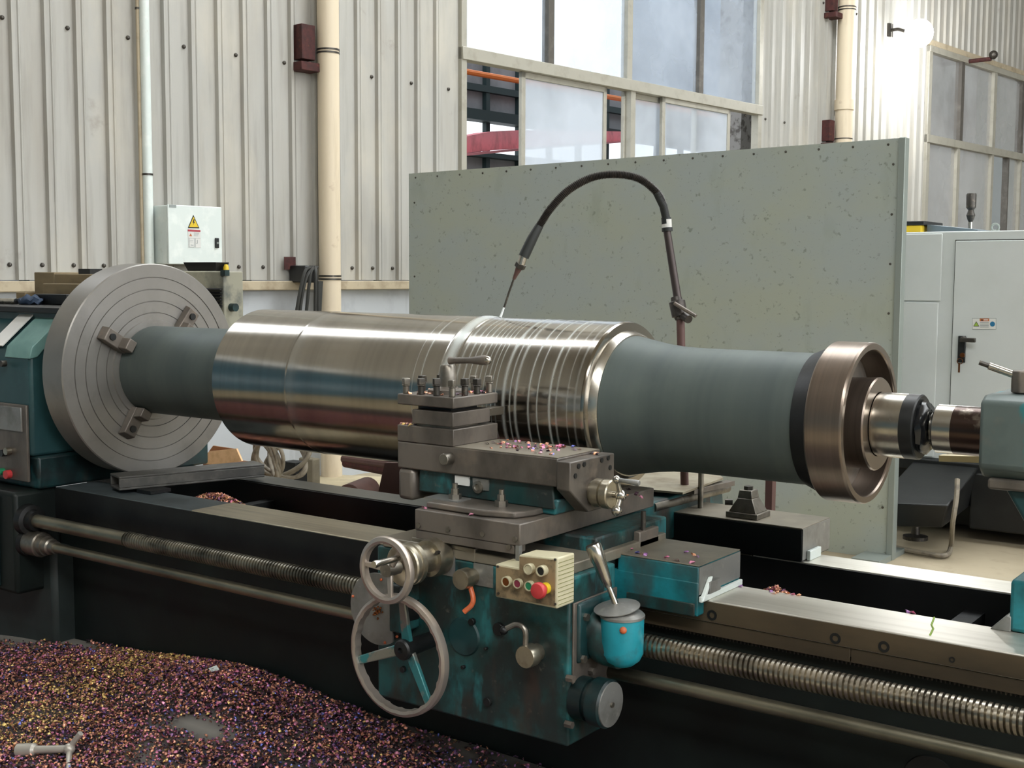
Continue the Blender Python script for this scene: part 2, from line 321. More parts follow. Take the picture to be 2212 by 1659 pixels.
# -- the window wall
S0 = -16.7; PITCH = .2017; R0 = -2.39
W1 = (1.32, 5.89, 1.9, 5.1); W2 = (10.03, 15.6, 2.12, 4.53); W3 = (-4.0, -2.85, 3.9, 8.95); DOOR = (-13.0, -5.6, 0.0, 3.0); W4 = (-13.4, -11.3, 3.06, 3.42); W5 = (-8.4, -6.3, 3.06, 3.42); ZR = 1.47; ZTOP = 9.0; WINS = (W1, W2, W3, DOOR, W4, W5)
wall = MB()
wall.box((DOOR[1], -.22, 0), (17, -.02, ZR-.06), wl).box((S0, -.22, 0), (DOOR[0], -.02, ZR-.06), wl)
wall_o = tagk(obj('wall_left', wall, m_masonry, loc=tuple(WP0)))
def clad(s0, s1, z0, z1):
    pts = [(s0, 0)]
    k0 = math.ceil((s0 - R0)/PITCH - .01)
    while True:
        r = R0 + k0*PITCH
        if r + .08 > s1: break
        if r > s0 + .001:
            for (a, d) in ((0,0),(.007,.03),(.029,.03),(.036,0),(.055,0),(.060,.006),(.068,.006),(.074,0)): pts.append((r+a, d))
        k0 += 1
    pts.append((s1, 0)); b = MB(); n = len(pts)
    vs = [wl(s, d, z) for z in (z0, z1) for (s, d) in pts] + [wl(s, -.02, z) for z in (z0, z1) for s in (s0, s1)]
    fs = [(i, i+1, n+i+1, n+i) for i in range(n-1)] + [(2*n, 2*n+1, 2*n+3, 2*n+2), (0, n, 2*n+2, 2*n), (n-1, 2*n-1, 2*n+3, 2*n+1)]
    return b.add(vs, fs)
s = R0 - .05 - PITCH*4*18
cells = []
while s < 17:
    e = s + PITCH*4; cuts = sorted({s, e} | {q for w in WINS for q in w[:2] if s < q < e})
    for a, b2 in zip(cuts[:-1], cuts[1:]):
        if b2 - a < .01: continue
        z = ZR
        for w in sorted((w for w in WINS if w[0] < (a+b2)/2 < w[1]), key=lambda w: w[2]):
            if w[2] > z: cells.append((a, b2, z, w[2]))
            z = max(z, w[3])
        cells.append((a, b2, z, ZTOP))
    s = e
for (a, b2, z0, z1) in cells: obj('cladding_sheet', clad(a, b2, z0, z1), m_clad, wall_o, smooth=20)
obj('base_rail', MB().box((DOOR[1], -.02, ZR-.07), (17, .06, ZR-.005), wl), m_creamd, wall_o, bevel=.006)
sc0 = MB().ball((0,0,0), .014, 5)
def put(name, mesh, mat, parent, p):
    if not isinstance(mesh, bpy.types.Mesh):
        me = bpy.data.meshes.new(name); me.from_pydata([tuple(v) for v in mesh.v], [], mesh.f); me.materials.append(mat); mesh = me
    o = bpy.data.objects.new(name, mesh); C.objects.link(o); o.parent = parent; o.location = V(p) - V(parent['_o']); return o
sm = None
for k in range(-4, 24):
    for (z, st) in ((2.98, 2), (1.56, 1)):
        if k % st: continue
        s = R0 + k*PITCH - .035
        if W1[0] < s < W1[1] and W1[2] < z < W1[3]: continue
        o = put('wall_bolt', sc0 if sm is None else sm, m_bolt, wall_o, wl(s, .004, z)); sm = o.data
for k in range(30, 46, 2):
    put('wall_bolt', sm, m_bolt, wall_o, wl(R0 + k*PITCH + 1.55, .004, 4.62 if k > 36 else 3.2))
# head flashing over the far window
obj('flashing', MB().box((W2[0]-.05, -.02, W2[3]), (W2[1], .05, W2[3]+.07), wl), m_creamd, wall_o)

def bar(b, s0, s1, z0, z1, d0=-.05, d1=.04): return b.box((s0, d0, z0), (s1, d1, z1), wl)
def sx(px, y, d=0): return wp(px, y, d)[0]
# window 1
w1 = tagk(thing('window_1', '', '', tuple(wl(W1[0], 0, W1[2])))); del w1['label']; del w1['category']
TR = 3.27
fr = MB(); bar(fr, W1[0], W1[0]+.06, W1[2], W1[3]); bar(fr, W1[1]-.07, W1[1], W1[2], W1[3]); bar(fr, W1[0], W1[1], W1[3]-.06, W1[3]); bar(fr, W1[0], W1[1], W1[2], W1[2]+.06)
obj('window_frame', fr, m_alu, w1, bevel=.004)
obj('transom', bar(MB(), W1[0], W1[1], TR-.045, TR+.055, -.05, .055), m_alu, w1, bevel=.004)
sm_ = [sx(1186, 60), sx(1356, 80), sx(1511, 100)]
for i, s in enumerate(sm_): obj('mullion', bar(MB(), s-.045, s+.03, TR+.05, W1[3]-.05, -.04, .035), m_alud if i != 1 else m_alu, w1)
smain = sx(1361, 260); obj('mullion', bar(MB(), smain-.04, smain+.03, W1[2], TR-.04), m_alu, w1)
edges = [W1[0]+.06] + [s+0 for s in sm_] + [W1[1]-.07]
for i in range(4): obj('pane', MB().box((edges[i]+(.03 if i else 0), -.012, TR+.05), (edges[i+1]-(.045 if i < 3 else 0), -.004, W1[3]-.06), wl), m_pane, w1)
def sash(px0, px1, ypx, dd, mids=()):
    a, b2 = sx(px0, ypx, dd), sx(px1, ypx, dd); z0, z1 = W1[2]+.06, TR-.045; b = MB()
    bar(b, a, a+.05, z0, z1, dd-.02, dd+.015); bar(b, b2-.045, b2, z0, z1, dd-.02, dd+.015); bar(b, a, b2, z1-.05, z1, dd-.02, dd+.015); bar(b, a, b2, z0, z0+.05, dd-.02, dd+.015)
    for q in mids: qq = sx(q, ypx, dd); bar(b, qq-.03, qq+.03, z0, z1, dd-.05, dd-.02)
    f = obj('sash', b, m_alu, w1, bevel=.003)
    obj('pane', MB().box((a+.05, dd-.006, z0+.05), (b2-.045, dd, z1-.05), wl), m_pane3, f)
sash(1124, 1308, 260, -.01); sash(1345, 1437, 260, -.04); sash(1428, 1575, 270, .02, (1505,))
obj('stile', bar(MB(), sx(1345, 260, -.07), sx(1354, 260, -.07), W1[2], TR-.04, -.09, -.05), m_alud, w1)
# glowing high window and blue door, unseen, added for the roll's reflections
w3 = tagk(thing('window_3', '', '', tuple(wl(W3[0], 0, W3[2])))); del w3['label']; del w3['category']
fr = MB(); bar(fr, W3[0], W3[0]+.07, W3[2], W3[3]); bar(fr, W3[1]-.07, W3[1], W3[2], W3[3]); bar(fr, W3[0], W3[1], W3[3]-.07, W3[3]); bar(fr, W3[0], W3[1], W3[2], W3[2]+.07)
obj('glow_sheet', MB().box((W3[0]+.07, -.03, W3[2]+.07), (W3[1]-.07, -.02, W3[3]-.07), wl), M('added_glow_sheet', 'ffffff', .5, emit=('eef5ff', 4.5)), w3); obj('window_frame', fr, m_alu, w3); obj('transom', bar(MB(), W3[0], W3[1], 6.2, 6.27), m_alu, w3)
dd_ = MB(); 
for k in range(30): dd_.box((DOOR[0], -.05, k*.1), (DOOR[1], -.01, k*.1+.092), wl)
tagk(obj('door_1', dd_, M('added_blue_door', '3f6478', .5)))
for nn, w in ((4, W4), (5, W5)): tagk(obj('window_%d' % nn, bar(bar(bar(MB(), w[0], w[1], 3.22, 3.27), w[0], w[1], 3.04, 3.08), w[0], w[1], 3.40, 3.44), m_alu))  # unseen transom openings added for thin bright lines on the roll
tagk(obj('window_6', BX((13.85, -8, 2.2), (13.89, 10, 5.6)), M('added_side_fill', 'ffffff', .5, emit=('f4f8ff', 4.5))))  # unseen glowing panel added to light the right-facing sides
# window 2
w2 = tagk(thing('window_2', '', '', tuple(wl(W2[0], 0, W2[2])))); del w2['label']; del w2['category']
T2 = 3.33; fr = MB(); bar(fr, W2[0], W2[0]+.1, W2[2], W2[3]); bar(fr, W2[0], W2[1], W2[3]-.08, W2[3], -.05, .05); bar(fr, W2[0], W2[1], W2[2]-.05, W2[2]+.06); bar(fr, W2[1]-.08, W2[1], W2[2], W2[3])
obj('window_frame', fr, m_alu, w2, bevel=.004); obj('transom', bar(MB(), W2[0], W2[1], T2-.05, T2+.05, -.05, .055), m_alu, w2)
e2 = [W2[0]+.1] + [sx(p, 220) for p in (2073, 2144, 2205)] + [14.3, W2[1]-.08]
for i, s in enumerate(e2[1:-1]): obj('mullion', bar(MB(), s-.05, s+.05, T2+.05, W2[3]-.08), m_alu if i == 1 else m_alud, w2)
for i in range(len(e2)-1): obj('pane', MB().box((e2[i], -.012, T2+.05), (e2[i+1], -.004, W2[3]-.08), wl), m_pane2, w2)
l2 = [W2[0]+.1] + [sx(p, 420) for p in (2062, 2136, 2171, 2198)]
for s, w, mm in ((l2[1], .09, m_alu), (l2[2], .08, m_alu), (l2[3], .04, m_alud), (l2[4], .06, m_alu), (14.4, .08, m_alu)): obj('mullion', bar(MB(), s-w/2, s+w/2, W2[2]+.06, T2-.05), mm, w2)
for a, b2 in ((l2[0], l2[1]), (l2[1], l2[2]), (l2[3], l2[4]), (l2[4], W2[1]-.08)): obj('pane', MB().box((a, -.012, W2[2]+.06), (b2, -.004, T2-.05), wl), m_pane2, w2)

# -- neighbouring hall seen through the windows
def zat(px, y, d): return wp(px, y, d)[1]
nh = MB(); D = -9.0
zA, zB = zat(1060, 180, D), zat(1060, 236, D)
hallwall = thing('far_hall_wall', 'grey panelled wall of the next hall seen through the open sash', 'wall', tuple(wl(1, D, 0)))
hallwall['kind'] = 'structure'; del hallwall['category']; del hallwall['label']
def gp(s0, s1, z0, z1, name='wall_panel', mm=None, d=D, t=.08): obj(name, MB().box((s0+.04, d-t, z0), (s1-.04, d, z1), wl), mm or m_greypanel, hallwall)
ZP0, ZP1 = zat(1060, 246, D), zat(1060, 128, D)
for k in range(-4, 30): gp(1.2+k*.9, 2.1+k*.9, ZP0, ZP1)
for k in range(-4, 31): obj('steel_post', MB().box((1.15+k*.9, D, 0), (1.25+k*.9, D+.1, ZP1), wl), m_dkbeam, hallwall) if not (k % 1) and k < 30 else None
zl = zat(1060, 340, D)
for k in range(-4, 30): gp(1.2+k*.9, 2.1+k*.9, 0, zl)
obj('upper_cladding', MB().box((wp(1350, 100, D)[0], D-.1, ZP1), (34, D, 15), wl), M('pale_far_cladding', 'b4bac2', .7, layers=[('9aa0a9', .7, .45, .65)]), hallwall)
obj('steel_beam', MB().box((-3, D, zat(1060, 268, D)), (28, D+.3, ZP0), wl), m_dkbeam, hallwall)
obj('steel_beam', MB().box((-3, D, zat(1060, 196, D)-.06), (28, D+.12, zat(1060, 196, D)+.06), wl), m_dkbeam, hallwall)
obj('steel_beam', MB().box((-3, D, zl-.03), (28, D+.2, zl+.06), wl), m_dkbeam, hallwall)
cr = thing('crane_girder', 'red crane girder in the hall beyond the open window sash', 'crane', tuple(wl(2, -6, 3)))
def gpt(px, py, d): q = wp(px, py, d); return wl(q[0], d, q[1])
obj('girder', MB().prism([gpt(960, 336, -5), gpt(1040, 327, -5.8), gpt(1122, 320, -6.6), gpt(1345, 305, -8.6), gpt(1345, 284, -8.6), gpt(1122, 281, -6.6), gpt(1060, 284, -6), gpt(990, 298, -5.3), gpt(960, 302, -5)], WN*-.35), m_redcrane, cr)
obj('flange', MB().prism([gpt(960, 341, -5), gpt(1122, 325, -6.6), gpt(1345, 308, -8.6), gpt(1345, 305, -8.6), gpt(1122, 320, -6.6), gpt(960, 336, -5)], WN*.3), m_redcrane, cr)
rb = obj('conductor_bar', MB().cyl(wl(-2, -8.2, zat(1060, 164, -8.2)), wl(20, -8.2, zat(1060, 164, -8.2)), .05, n=8), m_orangebar, label='orange conductor bar running along the next hall beyond the sash', cat='conductor bar')
# upper part of the next hall, high in the window
gw = MB().box((15, -3.2, 0), (32, -3.0, 9), wl); tagk(obj('wall_next_room', gw, M('next_room_plaster', 'a09f9c', .8, layers=[('6f6865', .8, .45, .62, I3, .9)])))
pp0, pp1 = wp(1601, 270, -.5)[0], wp(1627, 270, -.5)[0]
fpo = obj('steel_column', MB().box((pp0, -.8, 0), (pp1, -.5, 6), wl), M('chipped_grey_column', '8a8784', .7, layers=[('55504c', 12, .5, .62)]), label='grey steel door post standing just behind the tall window', cat='post')

# -- things on the window wall
def pipe_thing(name, label, s, r, z0, z1, mat, d, clamps=(), brk=(), cat='pipe'):
    t = thing(name, label, cat, tuple(wl(s, d, z0)))
    obj('pipe_run', CY(wl(s, d, z0), wl(s, d, z1), r, n=32), mat, t)
    for z in clamps: obj('clamp_band', MB().lathe([(0, r+.004), (.012, r+.004)], wl(s, d, z), (0,0,1), 32), m_bolt, t)
    for z in brk: obj('bracket', MB().box((s-r-.14, -.0, z-.02), (s-r-.02, .1, z+.22), wl).box((s-r-.16, .0, z-.1), (s-r+.01, d, z-.04), wl), m_rust, t, bevel=.004)
    return t
sp, _ = wp(712, 500, .12)
pipe_thing('downpipe', 'thick cream downpipe on the corrugated wall above the steel roll', sp, .078, 0, 8.9, m_cream, .12, [zat(705, y, .2) for y in (104, 111, 598, 605)], [zat(655, 120, .1)])
sp2, _ = wp(1826, 150, .15); t = pipe_thing('downpipe', 'cream downpipe between the two windows', sp2, .1, 0, 8.9, m_cream, .15, [zat(1826, y, .2) for y in (12, 18, 232, 300)], [zat(1790, 15, .1), zat(1790, 300, .1)])
obj('pipe_socket', CY(wl(sp2, .15, zat(1826, 236, .2)), wl(sp2, .15, zat(1826, 214, .2)), .112, n=32), m_cream, t)
sp3, _ = wp(317, 300, .06); t = pipe_thing('conduit_pipe', 'slim white conduit rising beside the grey electrical box', sp3, .031, 1.0, 8.9, m_white, .06, [zat(320, 379, .06)], [])
s31, _ = wp(303, 300, .04); pipe_thing('conduit_pipe', 'thin grey rod just beside the slim white conduit', s31, .012, 1.0, 8.9, m_creamd, .04, [zat(300, 20, .05)])
# electrical box
dB = .22; sa, zt = wp(363, 441, dB); sb, zb_ = wp(480, 572, dB); zt2 = wp(478, 450, dB)[1]; zt = (zt+zt2)/2; zb_ = zat(420, 571, dB)
eb = thing('electrical_box', 'pale grey electrical box with a yellow warning sign on the corrugated wall', 'electrical box', tuple(wl(sa, 0, zb_)))
obj('box_body', MB().box((sa, .03, zb_), (sb, dB-.02, zt), wl), m_white, eb, bevel=.006)
dr = obj('door', MB().box((sa-.003, dB-.016, zb_), (sb+.003, dB, zt+.003), wl), m_white, eb, bevel=.005)
def face_pt(px, py): return wp(px, py, dB+.003)
def sticker(poly, mat, name, d=.001, parent=dr, fp=face_pt, dd=dB):
    P = [fp(*p) for p in poly]; obj(name, MB().prism([wl(s, dd+.001, z) for s, z in P], WN*d), mat, parent)
sticker([(418, 464), (406, 492.5), (431, 493)], m_dk, 'warning_triangle', .001)
sticker([(418.2, 468), (408.5, 490.5), (428.6, 491)], m_yel, 'warning_triangle', .002)
sticker([(418.5, 473), (416, 481), (418.5, 481), (417, 486), (421, 479.5), (418.8, 479.5), (420.5, 474)], m_dk, 'bolt_mark', .003)
sticker([(406, 495.5), (433, 497), (434.5, 535.5), (407.5, 534)], m_paper, 'notice_label', .001)
sticker([(406, 495.5), (433, 497), (433, 501), (406, 499.8)], m_sgnred, 'notice_header', .002)
sticker([(412, 504), (409, 510), (415, 510.3)], m_sgnorange, 'notice_mark', .002)
for (x0, y0, x1, y1) in ((419, 503, 430, 504), (419, 506, 429, 507), (419, 508.6, 428, 509.4), (409, 514, 420, 514.6), (409, 533, 420, 533.8), (408.5, 514, 409.2, 533.5), (419.4, 514, 420, 533.5), (422, 514.5, 433, 515), (422.5, 515, 423, 534), (412, 528.5, 418, 530), (426, 518, 427, 526), (424, 525, 427, 526), (410, 519, 417, 519.6), (410, 522, 416, 522.6)):
    sticker([(x0, y0), (x1, y0+.4), (x1, y1+.4), (x0, y1)], m_graytxt, 'notice_print', .002)
obj('latch', MB().box((face_pt(464, 515)[0], dB, face_pt(467, 536)[1]), (face_pt(472, 515)[0], dB+.012, face_pt(467, 514)[1]), wl), m_black, eb, bevel=.004)
fx, fz = face_pt(468.5, 525); obj('latch_keyway', MB().cyl(wl(fx, dB+.01, fz), wl(fx, dB+.015, fz), .007, n=12), m_galv, eb)
obj('name_tag', MB().box((face_pt(366, 446)[0], dB, face_pt(366, 448)[1]), (face_pt(381, 446)[0], dB+.002, face_pt(366, 442)[1]), wl), m_graytxt, eb)
# flood lamp
ls, lz = wp(1985, 72, .45); bs, bz = wp(1925, 65, .03)
fl = thing('flood_lamp', 'glaring white flood lamp on a bracket beside the far window', 'lamp', tuple(wl(ls, .0, lz)))
obj('bracket_arm', MB().tube([wl(bs, .0, bz), wl(bs, .12, bz), wl(ls, .4, lz)], .02, 8).box((bs-.05, 0, bz-.08), (bs+.05, .03, bz+.08), wl), m_bolt, fl)
obj('lamp_head', MB().ball(wl(ls, .45, lz), .17, 10), m_lamp, fl)
pl = bpy.data.lights.new('flood_light', 'POINT'); pl.energy = 130; pl.shadow_soft_size = .2; po = bpy.data.objects.new('flood_light', pl); C.objects.link(po); po.location = wl(ls, .8, lz-.2)
ts, tz = wp(2133, 128, .3); nz = thing('wall_tap', 'small brass fitting sticking out above the far window', 'pipe fitting', tuple(wl(ts, 0, tz)))
obj('stub_pipe', MB().cyl(wl(ts, 0, tz), wl(ts, .35, tz), .03, n=10), m_rust, nz); obj('valve', MB().ball(wl(ts, .38, tz+.05), .06, 6), m_bolt, nz)
# cables on the pipe
ck = thing('cable_hook', 'black cable hanger with looped dark cables beside the cream downpipe', 'cable hanger', tuple(wl(-.3, 0, 1.4)))
hs, hz_ = wp(667, 592, .18); obj('hook_box', MB().box((hs-.05, .02, hz_-.06), (hs+.07, .2, hz_+.06), wl), m_black, ck, bevel=.01)
for i, (dx, zb2) in enumerate(((-.16, .72), (-.06, .86), (.02, .8), (-.11, 1.0))):
    obj('cable_loop', MB().tube(bez([wl(hs+.02*i, .2, hz_+.05), wl(hs+dx*.6, .24, hz_-.02), wl(hs+dx, .22, (hz_+zb2)/2), wl(hs+dx*.8, .22, zb2), wl(hs+.03, .23, zb2+.1), wl(hs+.05+.01*i, .22, hz_-.05)]), .012, 8), m_cabledk, ck)
obj('rust_patch', MB().box((hs-.1, .031, hz_+.03), (hs-.0, .035, hz_+.12), wl), m_rust, ck)

# -- green splash screen behind the lathe
PY = 3.486; X0, X1, PZ = -3.942, -.575, 2.20
sc = thing('splash_screen', 'large green painted sheet steel screen standing behind the lathe', 'screen', ((X0+X1)/2, PY, 0))
obj('sheet', MB().add([(X0,PY,0),(X1,PY,0),(X1,PY,2.234),(X0,PY,2.197),(X0,PY+.012,0),(X1,PY+.012,0),(X1,PY+.012,2.234),(X0,PY+.012,2.197)], [(0,1,2,3),(7,6,5,4),(0,4,5,1),(1,5,6,2),(2,6,7,3),(3,7,4,0)]), m_screen, sc)
obj('edge_frame', MB().box((X1, PY-.012, 0), (X1+.035, PY+.05, 2.236)).box((X0-.0, PY+.012, 0), (X0+.04, PY+.05, 2.19)).box((X0, PY+.012, 1.0), (X1, PY+.05, 1.05)), m_galv, sc, bevel=.003)
rv = MB().lathe([(0, .007), (.003, .006), (.004, .003)], (0,0,0), (0,-1,0), 8); rm = None
pts = [(X0+.06+i*(X1-X0-.12)/17, 2.197+.037*i/17-.03) for i in range(18)] + [(X1-.03, 2.1-i*.26) for i in range(8)] + [(X0+.05, 2.0-i*.5) for i in range(3)]
for (x, z) in pts: o = put('rivet', rv if rm is None else rm, m_bolt, sc, (x, PY, z)); rm = o.data
obj('foot', MB().box((X1-.12, PY-.2, 0), (X1+.03, PY+.2, .03)), m_galv, sc)

# -- white cabinet at the far side
CYY = 4.3; cb = thing('machine_cabinet', 'tall white enamel machine cabinet with a black door handle', 'cabinet', (.4, CYY+.4, .45))
cx0, cx1, cz0, cz1 = -1.5, 2.2, .45, 1.775
obj('cabinet_body', BX((cx0, CYY, cz0), (cx1, CYY+.9, cz1)), m_cab, cb, bevel=.006)
pxs = hy(2036, 600, CYY).x; pz = hy(1990, 651, CYY).z
obj('cover_panel', BX((cx0+.01, CYY-.012, pz+.004), (pxs-.006, CYY, cz1-.012)), m_cab, cb, bevel=.003)
obj('cover_panel', BX((cx0+.01, CYY-.012, cz0+.01), (pxs-.016, CYY, pz-.006)), m_cab, cb, bevel=.003)
dx0 = hy(2063, 600, CYY).x; dz1 = hy(2100, 520, CYY).z
obj('door_gap', BX((dx0-.005, CYY-.002, cz0+.02), (1.2, CYY+.001, dz1+.006)), m_gap, cb)
cdoor = obj('door', BX((dx0, CYY-.014, cz0+.03), (1.19, CYY, dz1)), m_cab, cb, bevel=.004)
a = hy(2073, 725, CYY); b_ = hy(2087, 783, CYY)
hp = obj('handle_plate', BX((a.x, CYY-.03, b_.z), (b_.x, CYY-.014, a.z)), m_black, cdoor, bevel=.003)
q = hy(2081, 731, CYY-.05); obj('lever', MB().cyl((q.x, CYY-.02, q.z), (q.x, CYY-.07, q.z), .012, n=12).box((q.x-.01, CYY-.085, q.z-.02), (q.x+.075, CYY-.065, q.z+.005)), m_bolt, cdoor, bevel=.003)
q = hy(2080, 767, CYY-.03); obj('key', MB().cyl((q.x, CYY-.03, q.z), (q.x, CYY-.045, q.z), .014, n=12).torus((q.x-.01, CYY-.05, q.z-.035), (0,1,0), .016, .002, 16, 6).box((q.x-.018, CYY-.052, q.z-.1), (q.x-.008, CYY-.048, q.z-.045)), m_bronze, cdoor)
def cs(px, py): p = hy(px, py, CYY-.0155); return (p.x, p.z)
def cst(poly, mat, name, k): P = [cs(*p) for p in poly]; obj(name, MB().prism([(x, CYY-.014, z) for x, z in P], (0, -.001*k, 0)), mat, cdoor)
cst([(2100, 687), (2152, 687), (2152, 712), (2100, 712)], m_graytxt, 'warning_label', 1)
cst([(2101, 688), (2151, 688), (2151, 711), (2101, 711)], m_paper, 'warning_label', 2)
cst([(2109, 694), (2102.5, 705), (2115.5, 705)], m_dk, 'warning_triangle', 3); cst([(2109, 696), (2104, 704), (2114, 704)], m_sgngreen, 'warning_triangle', 4)
cst([(2116.5, 688), (2137, 688), (2137, 694), (2116.5, 694)], m_sgnorange, 'warning_header', 3)
cst([(2144+5.5*math.cos(t*PI/8), 700+5.5*math.sin(t*PI/8)) for t in range(16)], m_sgnblue, 'blue_disc', 3)
for yy in (696.5, 700, 703.5, 706.5): cst([(2117, yy-.7), (2136, yy-.7), (2136, yy+.7), (2117, yy+.7)], m_graytxt, 'label_print', 3)
cst([(2119, 692.8), (2121.5, 688.8), (2124, 692.8)], m_dk, 'warning_mark', 4); cst([(2125.5, 690), (2134.5, 690), (2134.5, 692), (2125.5, 692)], m_paper, 'warning_word', 4)
# items on the cabinet top
q0 = hy(1944, 498, CYY+.15); q1 = hy(1990, 486, CYY+.15)
yb = thing('tool_case', 'flat yellow and black case on the white cabinet', 'case', (q0.x, CYY+.2, cz1))
obj('case_body', BX((q0.x-.3, CYY+.15, cz1), (q1.x, CYY+.5, cz1+.045)), m_yel, yb, bevel=.004); obj('case_lid', BX((q0.x-.3, CYY+.14, cz1+.045), (q1.x+.02, CYY+.5, cz1+.07)), m_black, yb, bevel=.004)
obj('steel_plank', MB().hull8([(q1.x+.02, CYY+.2, cz1), (q1.x+.33, CYY+.14, cz1), (q1.x+.36, CYY+.3, cz1), (q1.x+.05, CYY+.5, cz1)], [(q1.x+.02, CYY+.2, cz1+.05), (q1.x+.33, CYY+.14, cz1+.012), (q1.x+.36, CYY+.3, cz1+.012), (q1.x+.05, CYY+.5, cz1+.05)]), M('blue_grey_steel', '66747c', .5, .3), label='long blue grey plank tapering along the white cabinet top', cat='plank')
q = hy(2096, 492, CYY+.35); tz0 = cz1
et = thing('drill_holder', 'upright drill tool standing on the white cabinet', 'tool', (q.x, CYY+.35, cz1))
zt_ = hy(2096, 418, CYY+.35).z; H = zt_-cz1
obj('shank', MB().lathe([(0, .013), (H*.28, .013)], (q.x, CYY+.35, cz1), (0,0,1), 16), m_steel, et)
obj('tool_body', MB().lathe([(H*.28, .012), (H*.36, .02), (H*.45, .026), (H*.52, .02), (H*.58, .016), (H*.64, .028), (H*.96, .03), (H, .026)], (q.x, CYY+.35, cz1), (0,0,1), 20), m_bolt, et)
q = hy(2150, 491, CYY+.2); obj('steel_ring', MB().torus((q.x, CYY+.2, cz1+.026), (.3,-1,0), .02, .006, 20, 8), m_galv, label='small steel ring standing on the white cabinet edge', cat='ring')
# dark frame under the cabinet
mf = thing('machine_underframe', 'black oily machine frame under the white cabinet', 'machine frame', (0, CYY, 0))
obj('base_frame', BX((-1.3, CYY+.15, .04), (2.2, CYY+.85, .45)).box((-1.5, CYY-.05, .38), (2.2, CYY+.1, .45)), m_blk, mf, bevel=.01)
ca, cb2, cc2 = hy(1900, 1088, 3.62), hy(2048, 1092, 3.62), hy(2078, 1035, 4.0)
obj('chute', MB().hull8([(ca.x, 3.70, ca.z-.14), (cb2.x-.05, 3.70, cb2.z-.14), (cc2.x-.02, CYY-.05, .20), (ca.x, CYY-.05, .20)], [(ca.x-.03, 3.62, ca.z), (cb2.x, 3.62, cb2.z), (cc2.x+.02, CYY-.05, .43), (ca.x-.03, CYY-.05, .43)]), m_blk, mf, bevel=.01)
obj('leveling_foot', MB().lathe([(0, .07), (.02, .07), (.03, .025), (.12, .02)], (-.62, CYY-.2, 0), (0,0,1), 20), m_bolt, mf)
obj('drawer_front', BX((-.35, CYY-.1, .08), (1.6, CYY+.16, .40)), m_blk, mf, bevel=.01)
obj('air_hose', MB().tube(bez([hy(2068, 1035, CYY-.55), hy(2066, 1075, CYY-.6), hy(2058, 1130, CYY-.62), hz(2054, 1180, .03), hz(2040, 1200, .02), hz(1985, 1193, .02), hz(1930, 1182, .02)], 10), .014, 8), m_cable, label='pale hose dropping from the black machine frame to the floor', cat='hose')
# ------------------------------------------------------------------ THE LATHE
AZ = 1.15; AX = (1,0,0)
# bed
bed = thing('lathe_bed', 'long black oily lathe bed with bright ground slideways', 'lathe bed', (-.7, 0, 0))
BZ = .72
obj('front_wall', BX((-3.0, -.275, .12), (1.9, -.235, .66)), m_web, bed)
obj('rear_wall', BX((-3.0, .24, .1), (1.9, .32, .68)), m_blk, bed)
obj('base', BX((-3.0, -.30, 0), (1.9, .36, .14)), m_web, bed)
obj('bed_pan', BX((-3.0, -.235, .46), (1.9, .24, .48)), m_blk, bed)
for x in (-1.85, -.9, -.1, .75, 1.4): obj('cross_rib', BX((x, -.12, .46), (x+.05, .24, .66)), m_blk, bed)
wx = hy(413, 1100, -.30).x
obj('slideway', BX((wx, -.30, .665), (-.2, -.12, BZ)), m_way, bed, bevel=.003); obj('slideway', BX((-.199, -.30, .665), (1.9, -.12, BZ)), m_way3, bed, bevel=.003)
obj('slideway', BX((-2.42, -.30, .665), (wx-.002, -.12, BZ-.002)), M('painted_way_cover', '4f585b', .5, .2, layers=[('33393b', 7, .45, .7)]), bed, bevel=.004)
obj('slideway', BX((-2.42, .225, .665), (.15, .35, BZ)), m_way2, bed, bevel=.003)
obj('slideway', BX((.152, .225, .665), (1.9, .35, BZ)), m_way3, bed, bevel=.003)
obj('inner_rail', BX((-2.42, -.12, .60), (1.9, -.09, .70)), m_blk, bed)
obj('rack_strip', BX((-1.0, -.296, .655), (1.9, -.26, .668)).box((-.9, -.297, .645), (1.9, -.27, .664)), m_strip, bed)
rs = BX((-.9, -.299, .632), (.64, -.255, .665)); obj('rack_strip', rs, m_strip, bed, bevel=.001)
obj('rack_strip', BX((.643, -.299, .632), (1.9, -.255, .665)), m_strip, bed, bevel=.001)
obj('upper_strip', BX((-.42, -.3035, .668), (1.9, -.2995, .7165)), m_strip, bed)
tb_ = MB()
for i in range(240): x = -.5+i*.0098; tb_.prism([(x, -.292, .634), (x+.0055, -.292, .634), (x+.004, -.292, .624), (x+.0015, -.292, .624)], (0, .03, 0))
obj('way_skirt', BX((-2.42, -.3035, .60), (-.42, -.2995, .7165)), m_blk, bed); obj('way_skirt', BX((-2.42, .2185, .60), (1.9, .2245, .7165)), m_blk, bed)
o = obj('rack_teeth', tb_, m_bolt, bed); o['kind'] = 'stuff'
hb = MB().lathe([(0, .013), (.006, .013), (.006, .007), (.002, .007)], (0,0,0), (0,-1,0), 16); hm = None
for (px, py) in ((1540, 1328), (1806, 1378), (1911, 1396), (2058, 1424)):
    p = hy(px, py, -.299); big = px != 2058
    o = put('rack_bolt', hb if hm is None else hm, m_blk, bed, p); hm = o.data
    if px == 2058: o.scale = (.5, 1, .5)
obj('left_leg', BX((-3.0, -.36, 0), (-2.36, .40, .5)), M('grey_green_leg', '222b2a', .55, layers=[('151b1a', 6, .45, .7)]), bed, bevel=.02)
# green smear on the way
obj('paint_mark', MB().tube([(hz(x, y, BZ+.0005)) for x, y in ((2018, 1334), (2012, 1350), (2016, 1358), (2009, 1372))], .0022, 6), m_sgngreen, bed)
# chips lying inside the bed built with the chips below

